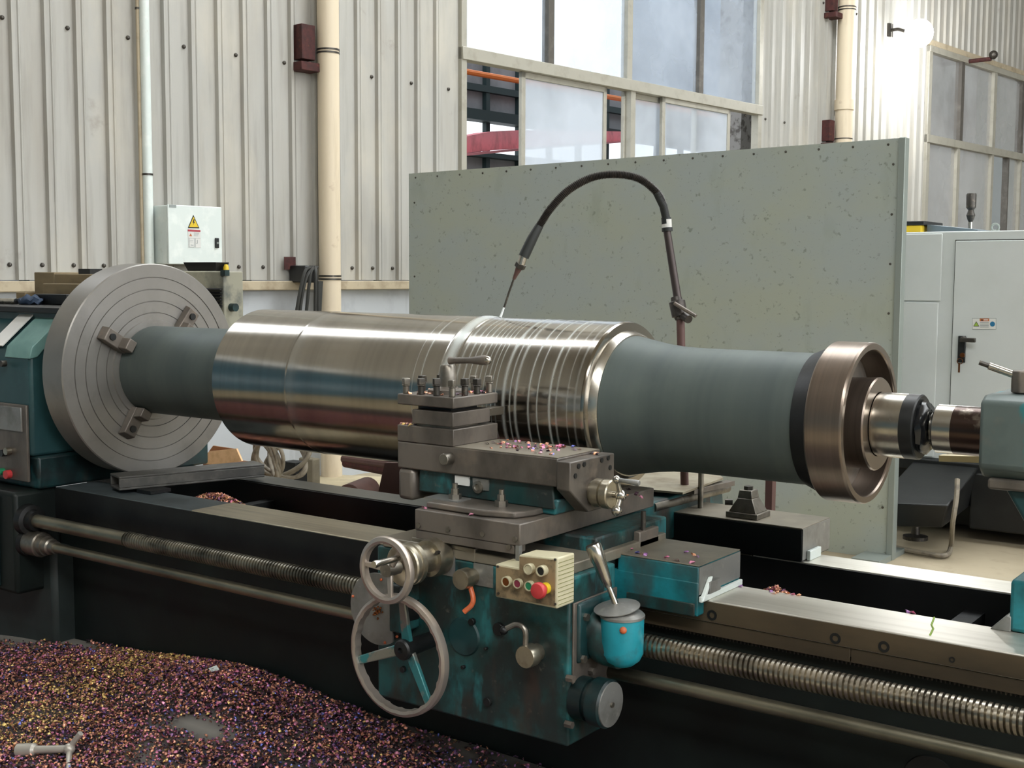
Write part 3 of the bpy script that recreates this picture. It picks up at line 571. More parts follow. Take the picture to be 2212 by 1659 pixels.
# rotating parts
fp = thing('faceplate', 'large round grey iron faceplate with turned rings', 'faceplate', (-2.27, 0, .75))
XF = -2.213; prof = [(-2.335, .10), (-2.335, .392), (-2.331, .40), (XF-.004, .40), (XF, .396)]
for r in (.348, .303, .258, .215): prof += [(XF, r+.0022), (XF-.004, r+.001), (XF-.004, r-.001), (XF, r-.0022)]
prof += [(XF, .19), (XF+.006, .188), (XF+.006, .10)]
obj('plate', MB().lathe([(a+2.27, r) for a, r in prof], (-2.27, 0, AZ), AX, 160), m_face, fp)
obj('spindle_nose', CY((-2.46, 0, AZ), (-2.33, 0, AZ), .14, n=48), m_blk, fp)
for k, an in enumerate((52, 148, 238, 322)):
    t = math.radians(an); c, s_ = math.cos(t), math.sin(t)
    def J(x, r, w): return (x, r*c - w*s_, AZ + r*s_ + w*c)
    b = MB()
    for (r0, r1, x1, hw) in ((.17, .285, XF+.035, .026), (.17, .215, XF+.075, .022)):
        b.hull8([J(XF, r0, -hw), J(XF, r1, -hw), J(XF, r1, hw), J(XF, r0, hw)], [J(x1, r0, -hw), J(x1, r1-.01, -hw), J(x1, r1-.01, hw), J(x1, r0, hw)])
    jw = obj('jaw', b, m_iron, fp, bevel=.003)
    obj('jaw_screw', CY(J(XF+.035, .25, 0), J(XF+.042, .25, 0), .013, n=12), m_blk, jw)

COOLANT = [(x+.6, w, a) for x, w, a in ((-.397, .010, .5), (-.375, .005, .42), (-.356, .008, .42), (-.312, .006, .45), (-.283, .005, .42), (-.242, .007, .5), (-.22, .006, .3),
           (-.425, .004, .35), (-.44, .003, .4), (-.455, .005, .3), (-.47, .003, .35), (-.487, .004, .35), (-.505, .006, .3), (-.525, .004, .35), (-.545, .006, .35), (-.57, .008, .3), (-.61, .034, .62), (-.70, .006, .3), (-.73, .003, .25), (-.16, .006, .2), (-.185, .004, .2), (-1.24, .04, .1))]
m_roll = roll_material()
rl = thing('steel_roll', 'huge turned steel roll held between faceplate and tailstock', 'roll', (-.6, 0, AZ-.24))
O = (-.6, 0, AZ)
def LP(*pr): return MB().lathe(hold([(x+.6, r) for x, r in pr]), O, AX, 160, False)
obj('roll_body', LP((-1.612, .165), (-1.612, .234), (-1.607, .2395), (-1.262, .2395), (-1.258, .2385), (-.636, .2385), (-.632, .2405), (-.588, .2365), (-.585, .2352), (-.140, .2352), (-.1335, .232), (-.1335, .205)), m_roll, rl)
obj('end_lip', LP((-.1335, .21), (-.128, .2085), (-.118, .204), (-.112, .199), (-.112, .188)), m_steel, rl)
obj('journal', LP((-2.205, .02), (-2.205, .165), (-1.612, .166)), m_journal, rl)
obj('journal', LP((-.1135, .1955), (-.10, .193), (-.06, .185), (-.02, .178), (.03, .172), (.09, .169), (.40, .169), (.425, .168), (.425, .05)), m_journal, rl)
# ring mounted on the roll neck
wr = thing('flanged_wheel', 'bronzed steel ring wheel on the roll neck by the tailstock', 'wheel', (.52, 0, AZ-.2))
def LW(*pr): return MB().lathe(hold([(x-.52, r) for x, r in pr]), (.52, 0, AZ), AX, 128, False)
obj('seal_collar', LW((.425, .10), (.425, .172), (.435, .176), (.468, .190), (.4716, .19)), m_blk, wr)
obj('ring_rim', LW((.4716, .17), (.4716, .1975), (.476, .2013), (.561, .2013), (.566, .198), (.566, .184), (.562, .181), (.50, .176)), m_wheel, wr)
obj('ring_web', LW((.50, .176), (.505, .15), (.510, .11)), m_iron, wr)
obj('hub_flange', LW((.505, .112), (.560, .114), (.583, .116), (.587, .113), (.587, .08)), m_wheel, wr)
sn = thing('roll_neck_end', 'bright polished shaft end running into the tailstock centre', 'shaft', (.63, 0, AZ-.08))
def LS(*pr): return MB().lathe(hold([(x-.63, r) for x, r in pr]), (.63, 0, AZ), AX, 96, False)
obj('shaft', LS((.588, .078), (.592, .0795), (.66, .0795)), m_steel, sn)
obj('oiled_collar', LS((.66, .0796), (.690, .0795), (.693, .076), (.693, .045)), m_blk, sn)
gr = MB().lathe([(0, .062), (.006, .066), (.014, .064), (.020, .052), (.024, .035)], (.693, 0, AZ), AX, 24, False)
for i, p in enumerate(gr.v): gr.v[i] = p + V((random.uniform(-.003, .003), random.uniform(-.004, .004), random.uniform(-.004, .004)))
obj('grease', gr, M('black_grease', '17181a', .22), sn)

# headstock
hs_ = thing('headstock', 'teal painted headstock casting with dirty control panel', 'headstock', (-2.9, 0, BZ))
HX = -2.43; HY = -.385
obj('lower_casting', BX((-3.7, HY+.01, .7185), (HX+.02, .42, .84)), m_tealdk, hs_, bevel=.01)
obj('casting', MB().prism([(HX, HY, .84), (HX, .42, .84), (HX, .42, 1.36), (HX, HY+.16, 1.36), (HX, HY+.012, 1.24), (HX, HY, 1.2)], (-1.27, 0, 0)), m_head, hs_, bevel=.012)
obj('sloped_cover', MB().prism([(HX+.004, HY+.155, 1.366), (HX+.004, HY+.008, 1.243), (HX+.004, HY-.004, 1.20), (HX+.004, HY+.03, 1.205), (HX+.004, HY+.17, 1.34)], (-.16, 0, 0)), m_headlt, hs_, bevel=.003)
obj('white_label', BX((HX, -.13, 1.32), (HX+.003, .07, 1.355)), m_paper, hs_)
obj('white_label', MB().prism([(HX-.17, HY+.15, 1.368), (HX-.17, HY+.0, 1.24), (HX-.26, HY+.0, 1.24), (HX-.26, HY+.15, 1.368)], (0, -.003, .003)), m_paper, hs_)
obj('top_tray', BX((-3.7, HY+.10, 1.362), (HX+.05, .45, 1.385)), m_blk, hs_, bevel=.004)
obj('band', BX((-3.7, HY+.13, 1.33), (HX+.005, .44, 1.362)), m_head, hs_)
obj('control_plate', BX((HX-.75, HY-.012, .745), (HX-.015, HY, 1.03)), m_iron, hs_, bevel=.003)
obj('speed_plate', BX((HX-.4, HY-.018, .93), (HX-.04, HY-.010, 1.02)), m_plate, hs_, bevel=.002)
for (px, py, col, r) in ((12, 978, m_black, .013), (22, 974, m_knob, .014), (8, 1018, m_green, .013), (22, 1024, m_red, .016), (12, 785, m_bolt, .012), (72, 776, m_bolt, .007)):
    p = hy(px, py, HY-.012) if px < 60 else None
    if p: obj('push_button', CY((p.x, HY-.012, p.z), (p.x, HY-.032, p.z), r, n=16), col, hs_)
# feed gearbox below
gb = thing('feed_gearbox', 'dark green feed gearbox under the headstock with shaft bosses', 'gearbox', (-2.75, -.3, .33))
GX = -2.42
obj('gearbox_body', BX((-3.6, -.47, .34), (GX, -.28, .718)), m_web, gb, bevel=.015)
obj('front_cover', BX((-3.6, -.482, .36), (GX-.10, -.468, .70)), m_tealdk, gb, bevel=.004)
obj('shaft_boss', MB().lathe([(0, .058), (.03, .055), (.035, .04), (.06, .036)], (GX, -.42, .615), AX, 32), m_blk, gb)
obj('shaft_boss', MB().lathe([(0, .052), (.02, .048)], (GX, -.42, .530), AX, 32), m_blk, gb)
ls_ = thing('leadscrew', 'long threaded leadscrew along the front of the lathe bed', 'leadscrew', (-.6, -.42, .59))
LZ = .616
obj('plain_shaft', CY((-2.40, -.42, LZ), (-1.84, -.42, LZ), .024, n=24), m_rod, ls_)
def thread(x0, x1, pitch, R, r, mat, name='thread'):
    b = MB(); n = 20; steps = int((x1-x0)/pitch*n); P = [(-.5, r), (-.40, r+.2*(R-r)), (-.30, R), (.24, R), (.36, r+.2*(R-r)), (.5, r)]; vs = []
    for i in range(steps+1):
        a = 2*PI*i/n; xc = x0 + pitch*i/n
        for (u, rr) in P: vs.append((xc+u*pitch, -.42 + rr*math.cos(a), LZ + rr*math.sin(a)))
    k = len(P); fs = [(i*k+j, i*k+j+1, (i+1)*k+j+1, (i+1)*k+j) for i in range(steps) for j in range(k-1)]
    return obj(name, b.add(vs, fs), mat, ls_, smooth=30)
thread(-1.83, -.72, .0125, .0275, .0205, m_threadd); thread(.12, 1.75, .0125, .0285, .0205, m_thread)
obj('hidden_core', CY((-.75, -.42, LZ), (.14, -.42, LZ), .02, n=16), m_rod, ls_)
fr_ = thing('feed_rod', 'smooth grey feed rod below the leadscrew', 'feed rod', (-.6, -.42, .51))
obj('rod', CY((-2.33, -.42, .532), (1.75, -.42, .532), .0175, n=24), m_rod, fr_)
obj('collar', MB().lathe([(0, .046), (.07, .046), (.075, .042), (.075, .036), (.10, .036), (.10, .030), (.125, .030), (.13, .024), (.155, .023)], (-2.40, -.42, .532), AX, 32), m_steeld, fr_)

# carriage -----------------------------------------------------------
cg = thing('carriage', 'worn teal lathe carriage with apron and H-shaped saddle', 'carriage', (-.2, -.4, .39))
AY = -.60; AX1 = .068; AX0 = -.54
obj('apron', MB().prism([(AX0, AY, .392), (AX1, AY, .392), (AX1, AY, .80), (AX0, AY, .80)], (0, .21, 0)), m_teal, cg, bevel=.006)
obj('apron_side_plate', BX((AX1, AY+.012, .50), (AX1+.006, AY+.21, .74)), m_iron, cg, bevel=.002)
obj('saddle_bridge', BX((-.42, -.42, .735), (.03, -.06, .862)).box((-.42, -.06, .735), (-.10, .46, .862)), m_teal, cg, bevel=.006)
obj('saddle_front', BX((-.52, -.60, .80), (.05, -.10, .826)), m_irontop, cg, bevel=.003)
wg = obj('saddle_wing', BX((.04, -.336, .7203), (.27, -.105, .808)).box((.0, -.337, .684), (.27, -.302, .77)), m_tealcl, cg, bevel=.004)
obj('wing_top', BX((.04, -.335, .808), (.27, -.106, .811)), m_irontop, wg, bevel=.001)
obj('wing_lower_edge', BX((.07, -.340, .684), (.262, -.330, .716)), m_teal, wg, bevel=.002)
obj('way_wiper', BX((.2715, -.336, .7203), (.281, -.11, .735)), m_white, cg, bevel=.002)
obj('wing_end_face', BX((.27, -.333, .738), (.2718, -.108, .806)), m_plate, wg)
obj('wiper_arm', MB().hull8([(.272, -.336, .724), (.284, -.336, .724), (.284, -.322, .724), (.272, -.322, .724)], [(.272, -.29, .775), (.28, -.29, .775), (.28, -.275, .775), (.272, -.275, .775)]), m_white, cg, bevel=.002)
obj('wiper_clip', BX((.27, -.30, .735), (.284, -.24, .765)), m_plate, cg, bevel=.002)
obj('saddle_wing', BX((-.62, -.336, .7203), (-.40, -.105, .792)), m_blk, cg, bevel=.008)
obj('wing_end', MB().hull8([(-.66, -.34, .7203), (-.5, -.34, .7203), (-.5, -.11, .7203), (-.64, -.11, .7203)], [(-.62, -.33, .76), (-.5, -.33, .80), (-.5, -.12, .80), (-.60, -.12, .76)]), m_iron, cg, bevel=.006)
rw = obj('saddle_rear_wing', BX((-.60, .22, .7203), (.302, .42, .812)), m_blk, cg, bevel=.003)
obj('wing_top', BX((-.12, .2195, .812), (.302, .42, .816)), m_irontop, rw, bevel=.001)
obj('wing_end_face', BX((.302, .222, .725), (.304, .418, .813)), m_plate, rw)
obj('wiper_clip', BX((.304, .25, .7203), (.315, .33, .748)), m_white, rw, bevel=.002)
# front skirt plate under the cross slide
a, b_, c_, d_ = hz(889, 1160, .835), hz(1026, 1186, .835), hz(1076, 1169, .835), hz(915, 1146, .835)
obj('chip_guard', MB().hull8([(a.x, a.y, .82), (b_.x, b_.y, .80), (b_.x-.04, -.5, .80), (a.x, -.5, .82)], [(a.x, a.y, .835), (b_.x, b_.y, .835), (c_.x, c_.y, .835), (d_.x, d_.y, .835)]), m_irontop, cg, bevel=.002)
obj('number_plate', BX((-.355, AY-.003, .755), (-.275, AY, .805)), m_plate, cg)
obj('number_plate', BX((-.215, AY-.003, .745), (-.155, AY, .80)), m_plate, cg)
# control box
cbx = obj('control_box', MB().prism([(-.09, -.68, .749), (.088, -.68, .749), (.088, -.68, .868), (-.022, -.68, .861), (-.022, -.68, .829), (-.09, -.68, .830)], (0, .072, 0)), m_box, cg, bevel=.004)
obj('face_plate', MB().prism([(-.086, -.680, .753), (.082, -.680, .755), (.082, -.680, .863), (-.018, -.680, .857), (-.018, -.680, .825), (-.086, -.680, .826)], (0, -.002, 0)), m_boxface, cbx)
gv = MB()
for i in range(11): z = .757+i*.0098; gv.box((.0876, -.677, z), (.0886, -.612, z+.0014))
obj('side_grooves', gv, M('olive_groove', '77774a', .7), cbx)
def pb(px, py, r, depth, mat, ringm=m_knob, name='push_button'):
    p = hy(px, py, -.682); c = MB().lathe([(0, r), (depth, r), (depth, r*.8), (depth*.6, r*.78)], (p.x, -.682, p.z), (0,-1,0), 28)
    k = obj(name, c, ringm, cbx); return obj('button_cap', CY((p.x, -.682, p.z), (p.x, -.682-depth*.85, p.z), r*.76, n=24), mat, cbx), p
F = 2177/210.
def bxp(zx, zy): return 1050+zx/F, 1160+zy/F
for (zx, zy, r, dp, mat) in ((1010, 700, .0125, .014, m_box), (1300, 740, .0125, .016, m_black), (500, 985, .0125, .012, m_bronze), (745, 1030, .0115, .010, m_maroon), (1010, 1080, .0115, .012, m_green)):
    pb(*bxp(zx, zy), r, dp, mat, m_box)
p = hy(*bxp(1350, 1140), -.682)
obj('emergency_button', MB().lathe([(0, .011), (.012, .011), (.016, .012), (.026, .019), (.034, .0195), (.039, .017), (.041, .010), (.0412, 0)], (p.x, -.682, p.z), (0,-1,0), 32, True), m_red, cbx)
obj('button_collar', CY((p.x, -.682, p.z), (p.x, -.695, p.z), .0135, n=24), m_yel, cbx)
for (zx, zy) in ((270, 660), (280, 1260), (1555, 505), (1555, 1500)): p = hy(*bxp(zx, zy), -.682); obj('cover_screw', CY((p.x, -.682, p.z), (p.x, -.685, p.z), .003, n=10), m_bolt, cbx)

# big handwheel
HWc = V((-.333, -.75, .580)); R_ = .153
n = 144; vs = []; fs = []
m_tealsp = M('worn_spoke_paint', '2f6f72', .4, .2, layers=[('8e8c84', 16, .48, .54, I3, .95, .35, .8), ('1c3335', 12, .55, .7)])
sec = [(0, -.011), (0, .011), (1, .013), (1.9, .009), (2.0, 0), (1.9, -.009), (1, -.013)]
for i in range(n):
    t = 2*PI*i/n; w = .0026*max(0, math.cos(20*t))**2 ; rin = R_-.0155-w
    for (u, y) in sec:
        r = rin + (R_-rin)*u/2
        vs.append((HWc.x+r*math.cos(t), HWc.y+y, HWc.z+r*math.sin(t)))
k = len(sec)
for i in range(n):
    for j in range(k): fs.append((i*k+j, i*k+(j+1) % k, ((i+1) % n)*k+(j+1) % k, ((i+1) % n)*k+j))
hw = obj('handwheel', MB().add(vs, fs), m_wheelrim, cg)
hubc = V((-.327, -.73, .592))
for an in (196, 313, 85):
    t = math.radians(an); d = V((math.cos(t), 0, math.sin(t))); pdir = V((-math.sin(t), 0, math.cos(t)))
    a = V((hubc.x, -.728, hubc.z)) + d*.02; b_ = HWc + d*(R_-.012); b = MB()
    b.hull8([a-pdir*.014+V((0,-.006,0)), b_-pdir*.0105+V((0,-.005,0)), b_+pdir*.0105+V((0,-.005,0)), a+pdir*.014+V((0,-.006,0))], [a-pdir*.014+V((0,.008,0)), b_-pdir*.0105+V((0,.006,0)), b_+pdir*.0105+V((0,.006,0)), a+pdir*.014+V((0,.008,0))])
    obj('spoke', b, m_tealsp, hw, bevel=.003)
obj('hub', MB().lathe([(0, .02), (.09, .022), (.10, .024), (.135, .026), (.14, .022), (.142, .008), (.136, .007)], (hubc.x, -.61, hubc.z), (0,-1,0), 32), m_blk, hw)
# round cover plate left of apron
cp = V((-.47, 0, .645)); rr = .094
p0 = hy(818, 1315, -.66)
cyl = [(p0.x+rr*math.cos(t), -.665, p0.z+rr*math.sin(t)) for t in [2*PI*i/72 for i in range(72)]]
cyl = [(min(x, p0.x+.052), y, z) for x, y, z in cyl]
obj('round_cover', MB().prism(cyl, (0, .006, 0)), m_plate, cg)
obj('cover_boss', MB().lathe([(0, rr-.006), (.10, rr-.004)], (p0.x, -.658, p0.z), (0,1,0), 48), m_blk, cg)
obj('cover_block', BX((p0.x+.045, -.672, p0.z-.05), (p0.x+.085, -.58, p0.z+.075)), m_teal, cg, bevel=.006)
for (px, py) in ((824, 1252), (763, 1288), (832, 1388), (858, 1375)):
    p = hy(px, py, -.665); obj('cover_rivet', MB().ball((p.x, -.666, p.z), .004, 5), m_orange, cg)
gz = MB(); p = hy(818, 1320, -.665)
for i in range(26): q = V((p.x+random.gauss(0, .006), -.668-abs(random.gauss(0, .004)), p.z+random.gauss(0, .010))); gz.ball(q, random.uniform(.002, .004), 3)
o = obj('grease_lump', gz, m_bronze, cg); o['kind'] = 'stuff'
# cross-feed handwheel and dial
sc_ = V((-.327, 0, .803))
hw2 = obj('cross_handwheel', MB().lathe([(-.008, .066), (-.011, .072), (-.008, .081), (0, .0835), (.008, .081), (.011, .072), (.008, .066), (-.008, .066)], (sc_.x, -.80, sc_.z), (0,1,0), 96, False), m_wheelrim, cg)
for an in (175, 280, 50):
    t = math.radians(an); d = V((math.cos(t), 0, math.sin(t))); pd = V((-math.sin(t), 0, math.cos(t))); a = V((sc_.x, -.79, sc_.z)); b_ = V((sc_.x, -.80, sc_.z))+d*.068
    obj('spoke', MB().hull8([a-pd*.008+V((0,-.004,0)), b_-pd*.006+V((0,-.004,0)), b_+pd*.006+V((0,-.004,0)), a+pd*.008+V((0,-.004,0))], [a-pd*.008+V((0,.006,0)), b_-pd*.006+V((0,.005,0)), b_+pd*.006+V((0,.005,0)), a+pd*.008+V((0,.006,0))]), m_wheelrim, hw2, bevel=.002)
obj('hub', CY((sc_.x, -.805, sc_.z), (sc_.x, -.76, sc_.z), .017, n=24), m_steeld, hw2)
hpn = V((sc_.x+.040, -.80, sc_.z+.036)); obj('turning_handle', MB().lathe([(0, .006), (.01, .0075), (.07, .0078), (.085, .0095), (.09, .008)], (hpn.x, -.80, hpn.z), (0,-1,0), 20), m_steel, hw2)
obj('dial_drum', MB().lathe([(0, .050), (.004, .053), (.016, .053), (.018, .049), (.022, .049), (.024, .053), (.038, .053), (.042, .049)], (sc_.x, -.745, sc_.z), (0,1,0), 64), m_knob, cg)
obj('sleeve', MB().lathe([(0, .030), (.07, .036)], (sc_.x, -.70, sc_.z), (0,1,0), 40), m_knob, cg)
obj('bearing_flange', MB().lathe([(0, .046), (.012, .049), (.045, .049)], (sc_.x, -.648, sc_.z), (0,1,0), 48), m_knob, cg)
for an in (30, 150, 270): t = math.radians(an); obj('flange_screw', CY((sc_.x+.042*math.cos(t), -.656, sc_.z+.042*math.sin(t)), (sc_.x+.042*math.cos(t), -.645, sc_.z+.042*math.sin(t)), .005, n=10), m_bolt, cg)
# knobs
def knob(px, py, r, dp, Y=AY, name='selector_knob', mat=m_knob):
    p = hy(px, py, Y-dp)
    return obj(name, MB().lathe([(0, r*.75), (dp*.35, r*.8), (dp*.45, r), (dp*.9, r*1.0), (dp, r*.93)], (p.x, Y, p.z), (0,-1,0), 40), mat, cg), p
kn, p = knob(994, 1253, .026, .055)
obj('orange_lever', MB().tube(bez([(p.x+.012, AY-.03, p.z-.02), (p.x+.025, AY-.035, p.z-.045), (p.x+.024, AY-.04, p.z-.062), (p.x+.008, AY-.05, p.z-.080)], 6), .0065, 10), m_orange, cg, label='orange painted lever')
kn, p = knob(1133, 1420, .028, .055)
obj('bent_lever', MB().tube(bez([(p.x-.005, AY-.045, p.z+.02), (p.x-.006, AY-.045, p.z+.062), (p.x-.03, AY-.045, p.z+.072), (p.x-.055, AY-.055, p.z+.060)], 8), .007, 10), m_steeld, cg)
obj('lever_knob', MB().ball((p.x-.06, AY-.057, p.z+.056), .011, 8), m_blk, cg)
for (px, py, r) in ((1080, 1358, .016), (1056, 1515, .011), (1052, 1400, .004), (1003, 1440, .005), (1022, 1342, .009), (873, 1445, .008)):
    p = hy(px, py, AY); obj('cap_screw', CY((p.x, AY+.002, p.z), (p.x, AY-.010, p.z), r, n=20), m_blk, cg, bevel=.001)
obj('small_lever', CY(hy(895, 1392, -.62), hy(926, 1384, -.66), .004, n=8), m_steel, cg)
obj('slot_boss', MB().lathe([(0, .05), (.006, .046)], (hy(1003, 1370, AY).x, AY+.001, hy(1003, 1375, AY).z), (0,-1,0), 40), m_tealdk, cg)
# joystick motor cup
jc = hx(1345, 1380, .17); jc = V((.165, jc.y, 0)); jz0 = hy(1345, 1438, jc.y).z; jz1 = hy(1345, 1338, jc.y).z
jy = -.50
jp = hy(1344, 1380, jy); jx = jp.x; z1 = hy(1344, 1338, jy-.02).z; z0 = hy(1344, 1440, jy).z; jr = .052
cup = obj('lever_housing', MB().lathe([(0, .012), (.006, .028), (.018, .043), (.035, .051), (z1-z0, jr), (z1-z0, 0.0)], (jx, jy, z0), (0,0,1), 48), m_cup, cg)
obj('housing_elbow', MB().tube(bez([(jx, jy, z0+.04), (jx-.05, jy+.0, z0+.045), (AX1+.03, jy, z0+.075), (AX1, jy, z0+.085)], 6), .046, 24), m_teal, cup)
obj('mount_flange', BX((AX1, jy-.075, z0+.01), (AX1+.014, jy+.07, z1+.035)), m_tealdk, cup, bevel=.01)
obj('housing_cap', MB().lathe([(0, jr+.002), (.006, jr+.002), (.012, jr-.004), (.02, .02)], (jx, jy, z1), (0,0,1), 40), m_plate, cup)
tp = hy(1280, 1176, jy-.03); bs_ = V((jx-.012, jy, z1+.012))
dirj = (tp-bs_).normalized(); Lj = (tp-bs_).length
obj('joystick', MB().lathe([(0, .008), (Lj*.36, .007), (Lj*.38, .0095), (Lj*.5, .0135), (Lj*.75, .017), (Lj*.77, .0185), (Lj*.97, .0195), (Lj, .017)], bs_, dirj, 32), m_steel, cup)
obj('joystick_shield', MB().lathe([(0, .056), (.002, .056), (.012, .012)], bs_+dirj*.008, (dirj+V((.25, 0, .1))), 40), m_plate, cup)
p = hy(1377, 1352, jy-jr*.8); obj('orange_patch', MB().ball((jx+.028, jy-.043, z1-.018), .009, 6), m_orange, cup)
# round motor end cap
pc = hx(1303, 1518, AX1+.07)
mt = obj('pump_body', MB().lathe([(0, .052), (.035, .052), (.036, .046), (.05, .046), (.051, .058), (.085, .058), (.09, .053)], (AX1, pc.y, pc.z), AX, 48), m_tealdk, cg)
obj('end_cover', MB().lathe([(0, .0535), (.003, .053)], (AX1+.09, pc.y, pc.z), AX, 48), m_plate, mt)
obj('cover_screw', CY((AX1+.09, pc.y, pc.z), (AX1+.098, pc.y, pc.z), .006, n=12), m_steeld, mt)
for (dy, dz) in ((-.05, .06), (.04, .055), (-.055, -.05)): obj('flange_bolt', CY((AX1, pc.y+dy, pc.z+dz), (AX1+.02, pc.y+dy, pc.z+dz), .009, n=6), m_iron, mt)
for (dy, dz) in ((-.06, .12), (-.07, .02)): obj('side_bolt', CY((AX1+.006, jy+dy+.01, z0+dz), (AX1+.022, jy+dy+.01, z0+dz), .010, n=6), m_steeld, cg)
# clamp stub on the bridge side
p = hx(1381, 1130, .03); obj('gib_screw', CY((.042, p.y, .80), (.042, p.y, .90), .007, n=10), m_bolt, cg)
obj('gib_block', BX((.03, p.y-.03, .79), (.05, p.y+.07, .85)), m_iron, cg, bevel=.003)

# cross slide ---------------------------------------------------------
cs_ = thing('cross_slide', 'worn dark iron cross slide on the carriage saddle', 'slide', (-.23, -.3, .862))
obj('slide_body', BX((-.392, -.62, .864), (-.062, .03, .918)), m_iron, cs_, bevel=.003)
obj('front_gib', BX((-.39, -.618, .842), (-.08, -.57, .864)), m_iron, cs_, bevel=.002)
obj('corner_strip', BX((-.072, -.623, .828), (-.062, -.61, .866)), m_plate, cs_)
for (px, py) in ((905, 1135), (969, 1143), (1043, 1153), (1114, 1164), (1100, 1181)):
    p = hy(px, py, -.62); obj('gib_screw', CY((p.x, -.60, p.z), (p.x, -.624, p.z), .0065, n=14), m_steeld, cs_)
obj('telescopic_bar', MB().cyl(hx(1408, 1096, -.11), hx(1570, 1053, -.11), .016, n=20), m_steeld, cs_)
obj('square_bar', MB().hull8([hx(1500, 1068, -.07)+V((0,0,0)), hx(1587, 1049, -.07), hx(1587, 1049, -.07)+V((-.03,0,0)), hx(1500, 1068, -.07)+V((-.03,0,0))], [hx(1500, 1058, -.07), hx(1587, 1039, -.07), hx(1587, 1039, -.07)+V((-.03,0,0)), hx(1500, 1058, -.07)+V((-.03,0,0))]), m_iron, cs_)
p = hz(1513, 1097, .816); obj('guard_post', CY((p.x, p.y, .816), (p.x, p.y, .945), .0085, n=14), m_steeld, cs_)
p = hz(1479, 1096, .816); obj('guard_post', CY((p.x, p.y, .816), (p.x, p.y, .87), .008, n=12), m_bolt, cs_)
tr = [hz(1335, 1053, .877), hz(1475, 1066, .877), hz(1562, 1034, .877), hz(1540, 1015, .877), hz(1400, 1006, .877)]
obj('coolant_tray', MB().prism([V((q.x, q.y, .874)) for q in tr], (0, 0, .006)), M('oily_tray_board', '938b76', .6, layers=[('6b5f4a', 8, .45, .7)]), label='flat oily drip board behind the cross slide', cat='drip board')
obj('tray_support', BX((-.30, .34, .8625), (-.14, .45, .8738)), m_blk, cg)
# rear stop block (clamp dog) on the rear wing
q = hy(1606, 1105, .27)
dg = thing('clamp_dog', 'small pyramid-shaped steel clamp dog on the saddle wing', 'clamp', (.10, .29, .816))
obj('dog_base', BX((.055, .245, .816), (.155, .335, .832)), m_steeld, dg, bevel=.002)
obj('dog_body', MB().hull8([(.062, .25, .832), (.148, .25, .832), (.148, .33, .832), (.062, .33, .832)], [(.082, .265, .872), (.128, .265, .872), (.128, .315, .872), (.082, .315, .872)]).hull8([(.082, .265, .872), (.128, .265, .872), (.128, .315, .872), (.082, .315, .872)], [(.086, .268, .895), (.124, .268, .895), (.124, .312, .895), (.086, .312, .895)]), m_steeld, dg, bevel=.002)
obj('dog_screw', CY((.105, .29, .895), (.105, .29, .905), .014, n=6), m_bolt, dg); obj('dog_screw', CY((.07, .26, .858), (.05, .25, .858), .009, n=12), m_bolt, dg)
obj('teal_bracket', MB().prism([hx(1519, 1078, -.105), hx(1560, 1065, -.105), hx(1562, 1100, -.105), hx(1519, 1106, -.105)], (-.03, 0, 0)), m_tealcl, cg)
p = hy(1660, 1110, .5); obj('brown_post', BX((hy(1652, 1100, .9).x, .9, 0), (hy(1667, 1100, .9).x, .93, 1.02)), m_brown, label='thin brown steel upright behind the rear slideway', cat='post')

# top slide -----------------------------------------------------------
tl = thing('top_slide', 'heavy iron top slide with crank handle on the cross slide', 'slide', (-.28, -.4, .918))
obj('swivel_base', MB().prism([(-.375, -.595, .919), (-.19, -.60, .919), (-.11, -.575, .919), (-.09, -.52, .919), (-.09, -.27, .919), (-.375, -.24, .919)], (0, 0, .016)), m_iron, tl, bevel=.004)
obj('slide_base', MB().hull8([(-.49, -.49, .935), (-.05, -.49, .935), (-.05, -.31, .935), (-.49, -.31, .935)], [(-.49, -.485, 1.01), (-.06, -.485, 1.01), (-.06, -.315, 1.01), (-.49, -.315, 1.01)]), m_teal, tl, bevel=.004)
obj('base_foot', MB().hull8([(-.12, -.48, .9185), (-.055, -.48, .9185), (-.055, -.32, .9185), (-.12, -.32, .9185)], [(-.16, -.488, .96), (-.04, -.488, .96), (-.04, -.312, .96), (-.16, -.312, .96)]), m_tealcl, tl, bevel=.006)
obj('slide_body', BX((-.555, -.50, .994), (-.035, -.302, 1.066)), m_iron, tl, bevel=.004)
obj('slide_top', BX((-.36, -.498, 1.066), (-.036, -.304, 1.0675)), m_irontop, tl)
obj('end_block', BX((-.555, -.50, .908), (-.50, -.31, .994)), m_iron, tl, bevel=.012)
obj('end_plate', MB().prism([(-.035, -.505, 1.06), (-.035, -.298, 1.06), (-.035, -.298, .975), (-.035, -.33, .925), (-.035, -.42, .925), (-.035, -.505, .99)], (.04, 0, 0)), m_iron, tl, bevel=.003)
for (px, py) in ((1250, 1007), (1262, 1003), (1300, 994), (1314, 989), (1243, 1028), (1318, 1010)):
    p = hx(px, py, .006); obj('end_screw', CY((.004, p.y, p.z), (.0075, p.y, p.z), .0065, n=12), m_blk, tl)
dc = hx(1300, 1065, .03)
obj('dial', MB().lathe([(0, .030), (.008, .030), (.009, .036), (.030, .036), (.032, .031), (.034, .031), (.036, .037), (.055, .037), (.058, .034)], (.005, dc.y, dc.z), AX, 48), m_knob, tl)
cx_ = .085; cc = V((cx_, dc.y, dc.z))
ck_ = obj('crank', MB().cyl((.06, dc.y, dc.z), (cx_, dc.y, dc.z), .008, n=14).ball(cc, .015, 8), m_steel, tl)
tb1 = hx(1332, 1036, cx_); tb2 = hx(1332, 1103, cx_)
obj('crank_arm', MB().tube([tb1, cc, tb2], [.005, .008, .006], 12).ball(tb1, .0105, 8).ball(tb2, .0135, 8), m_steel, ck_)
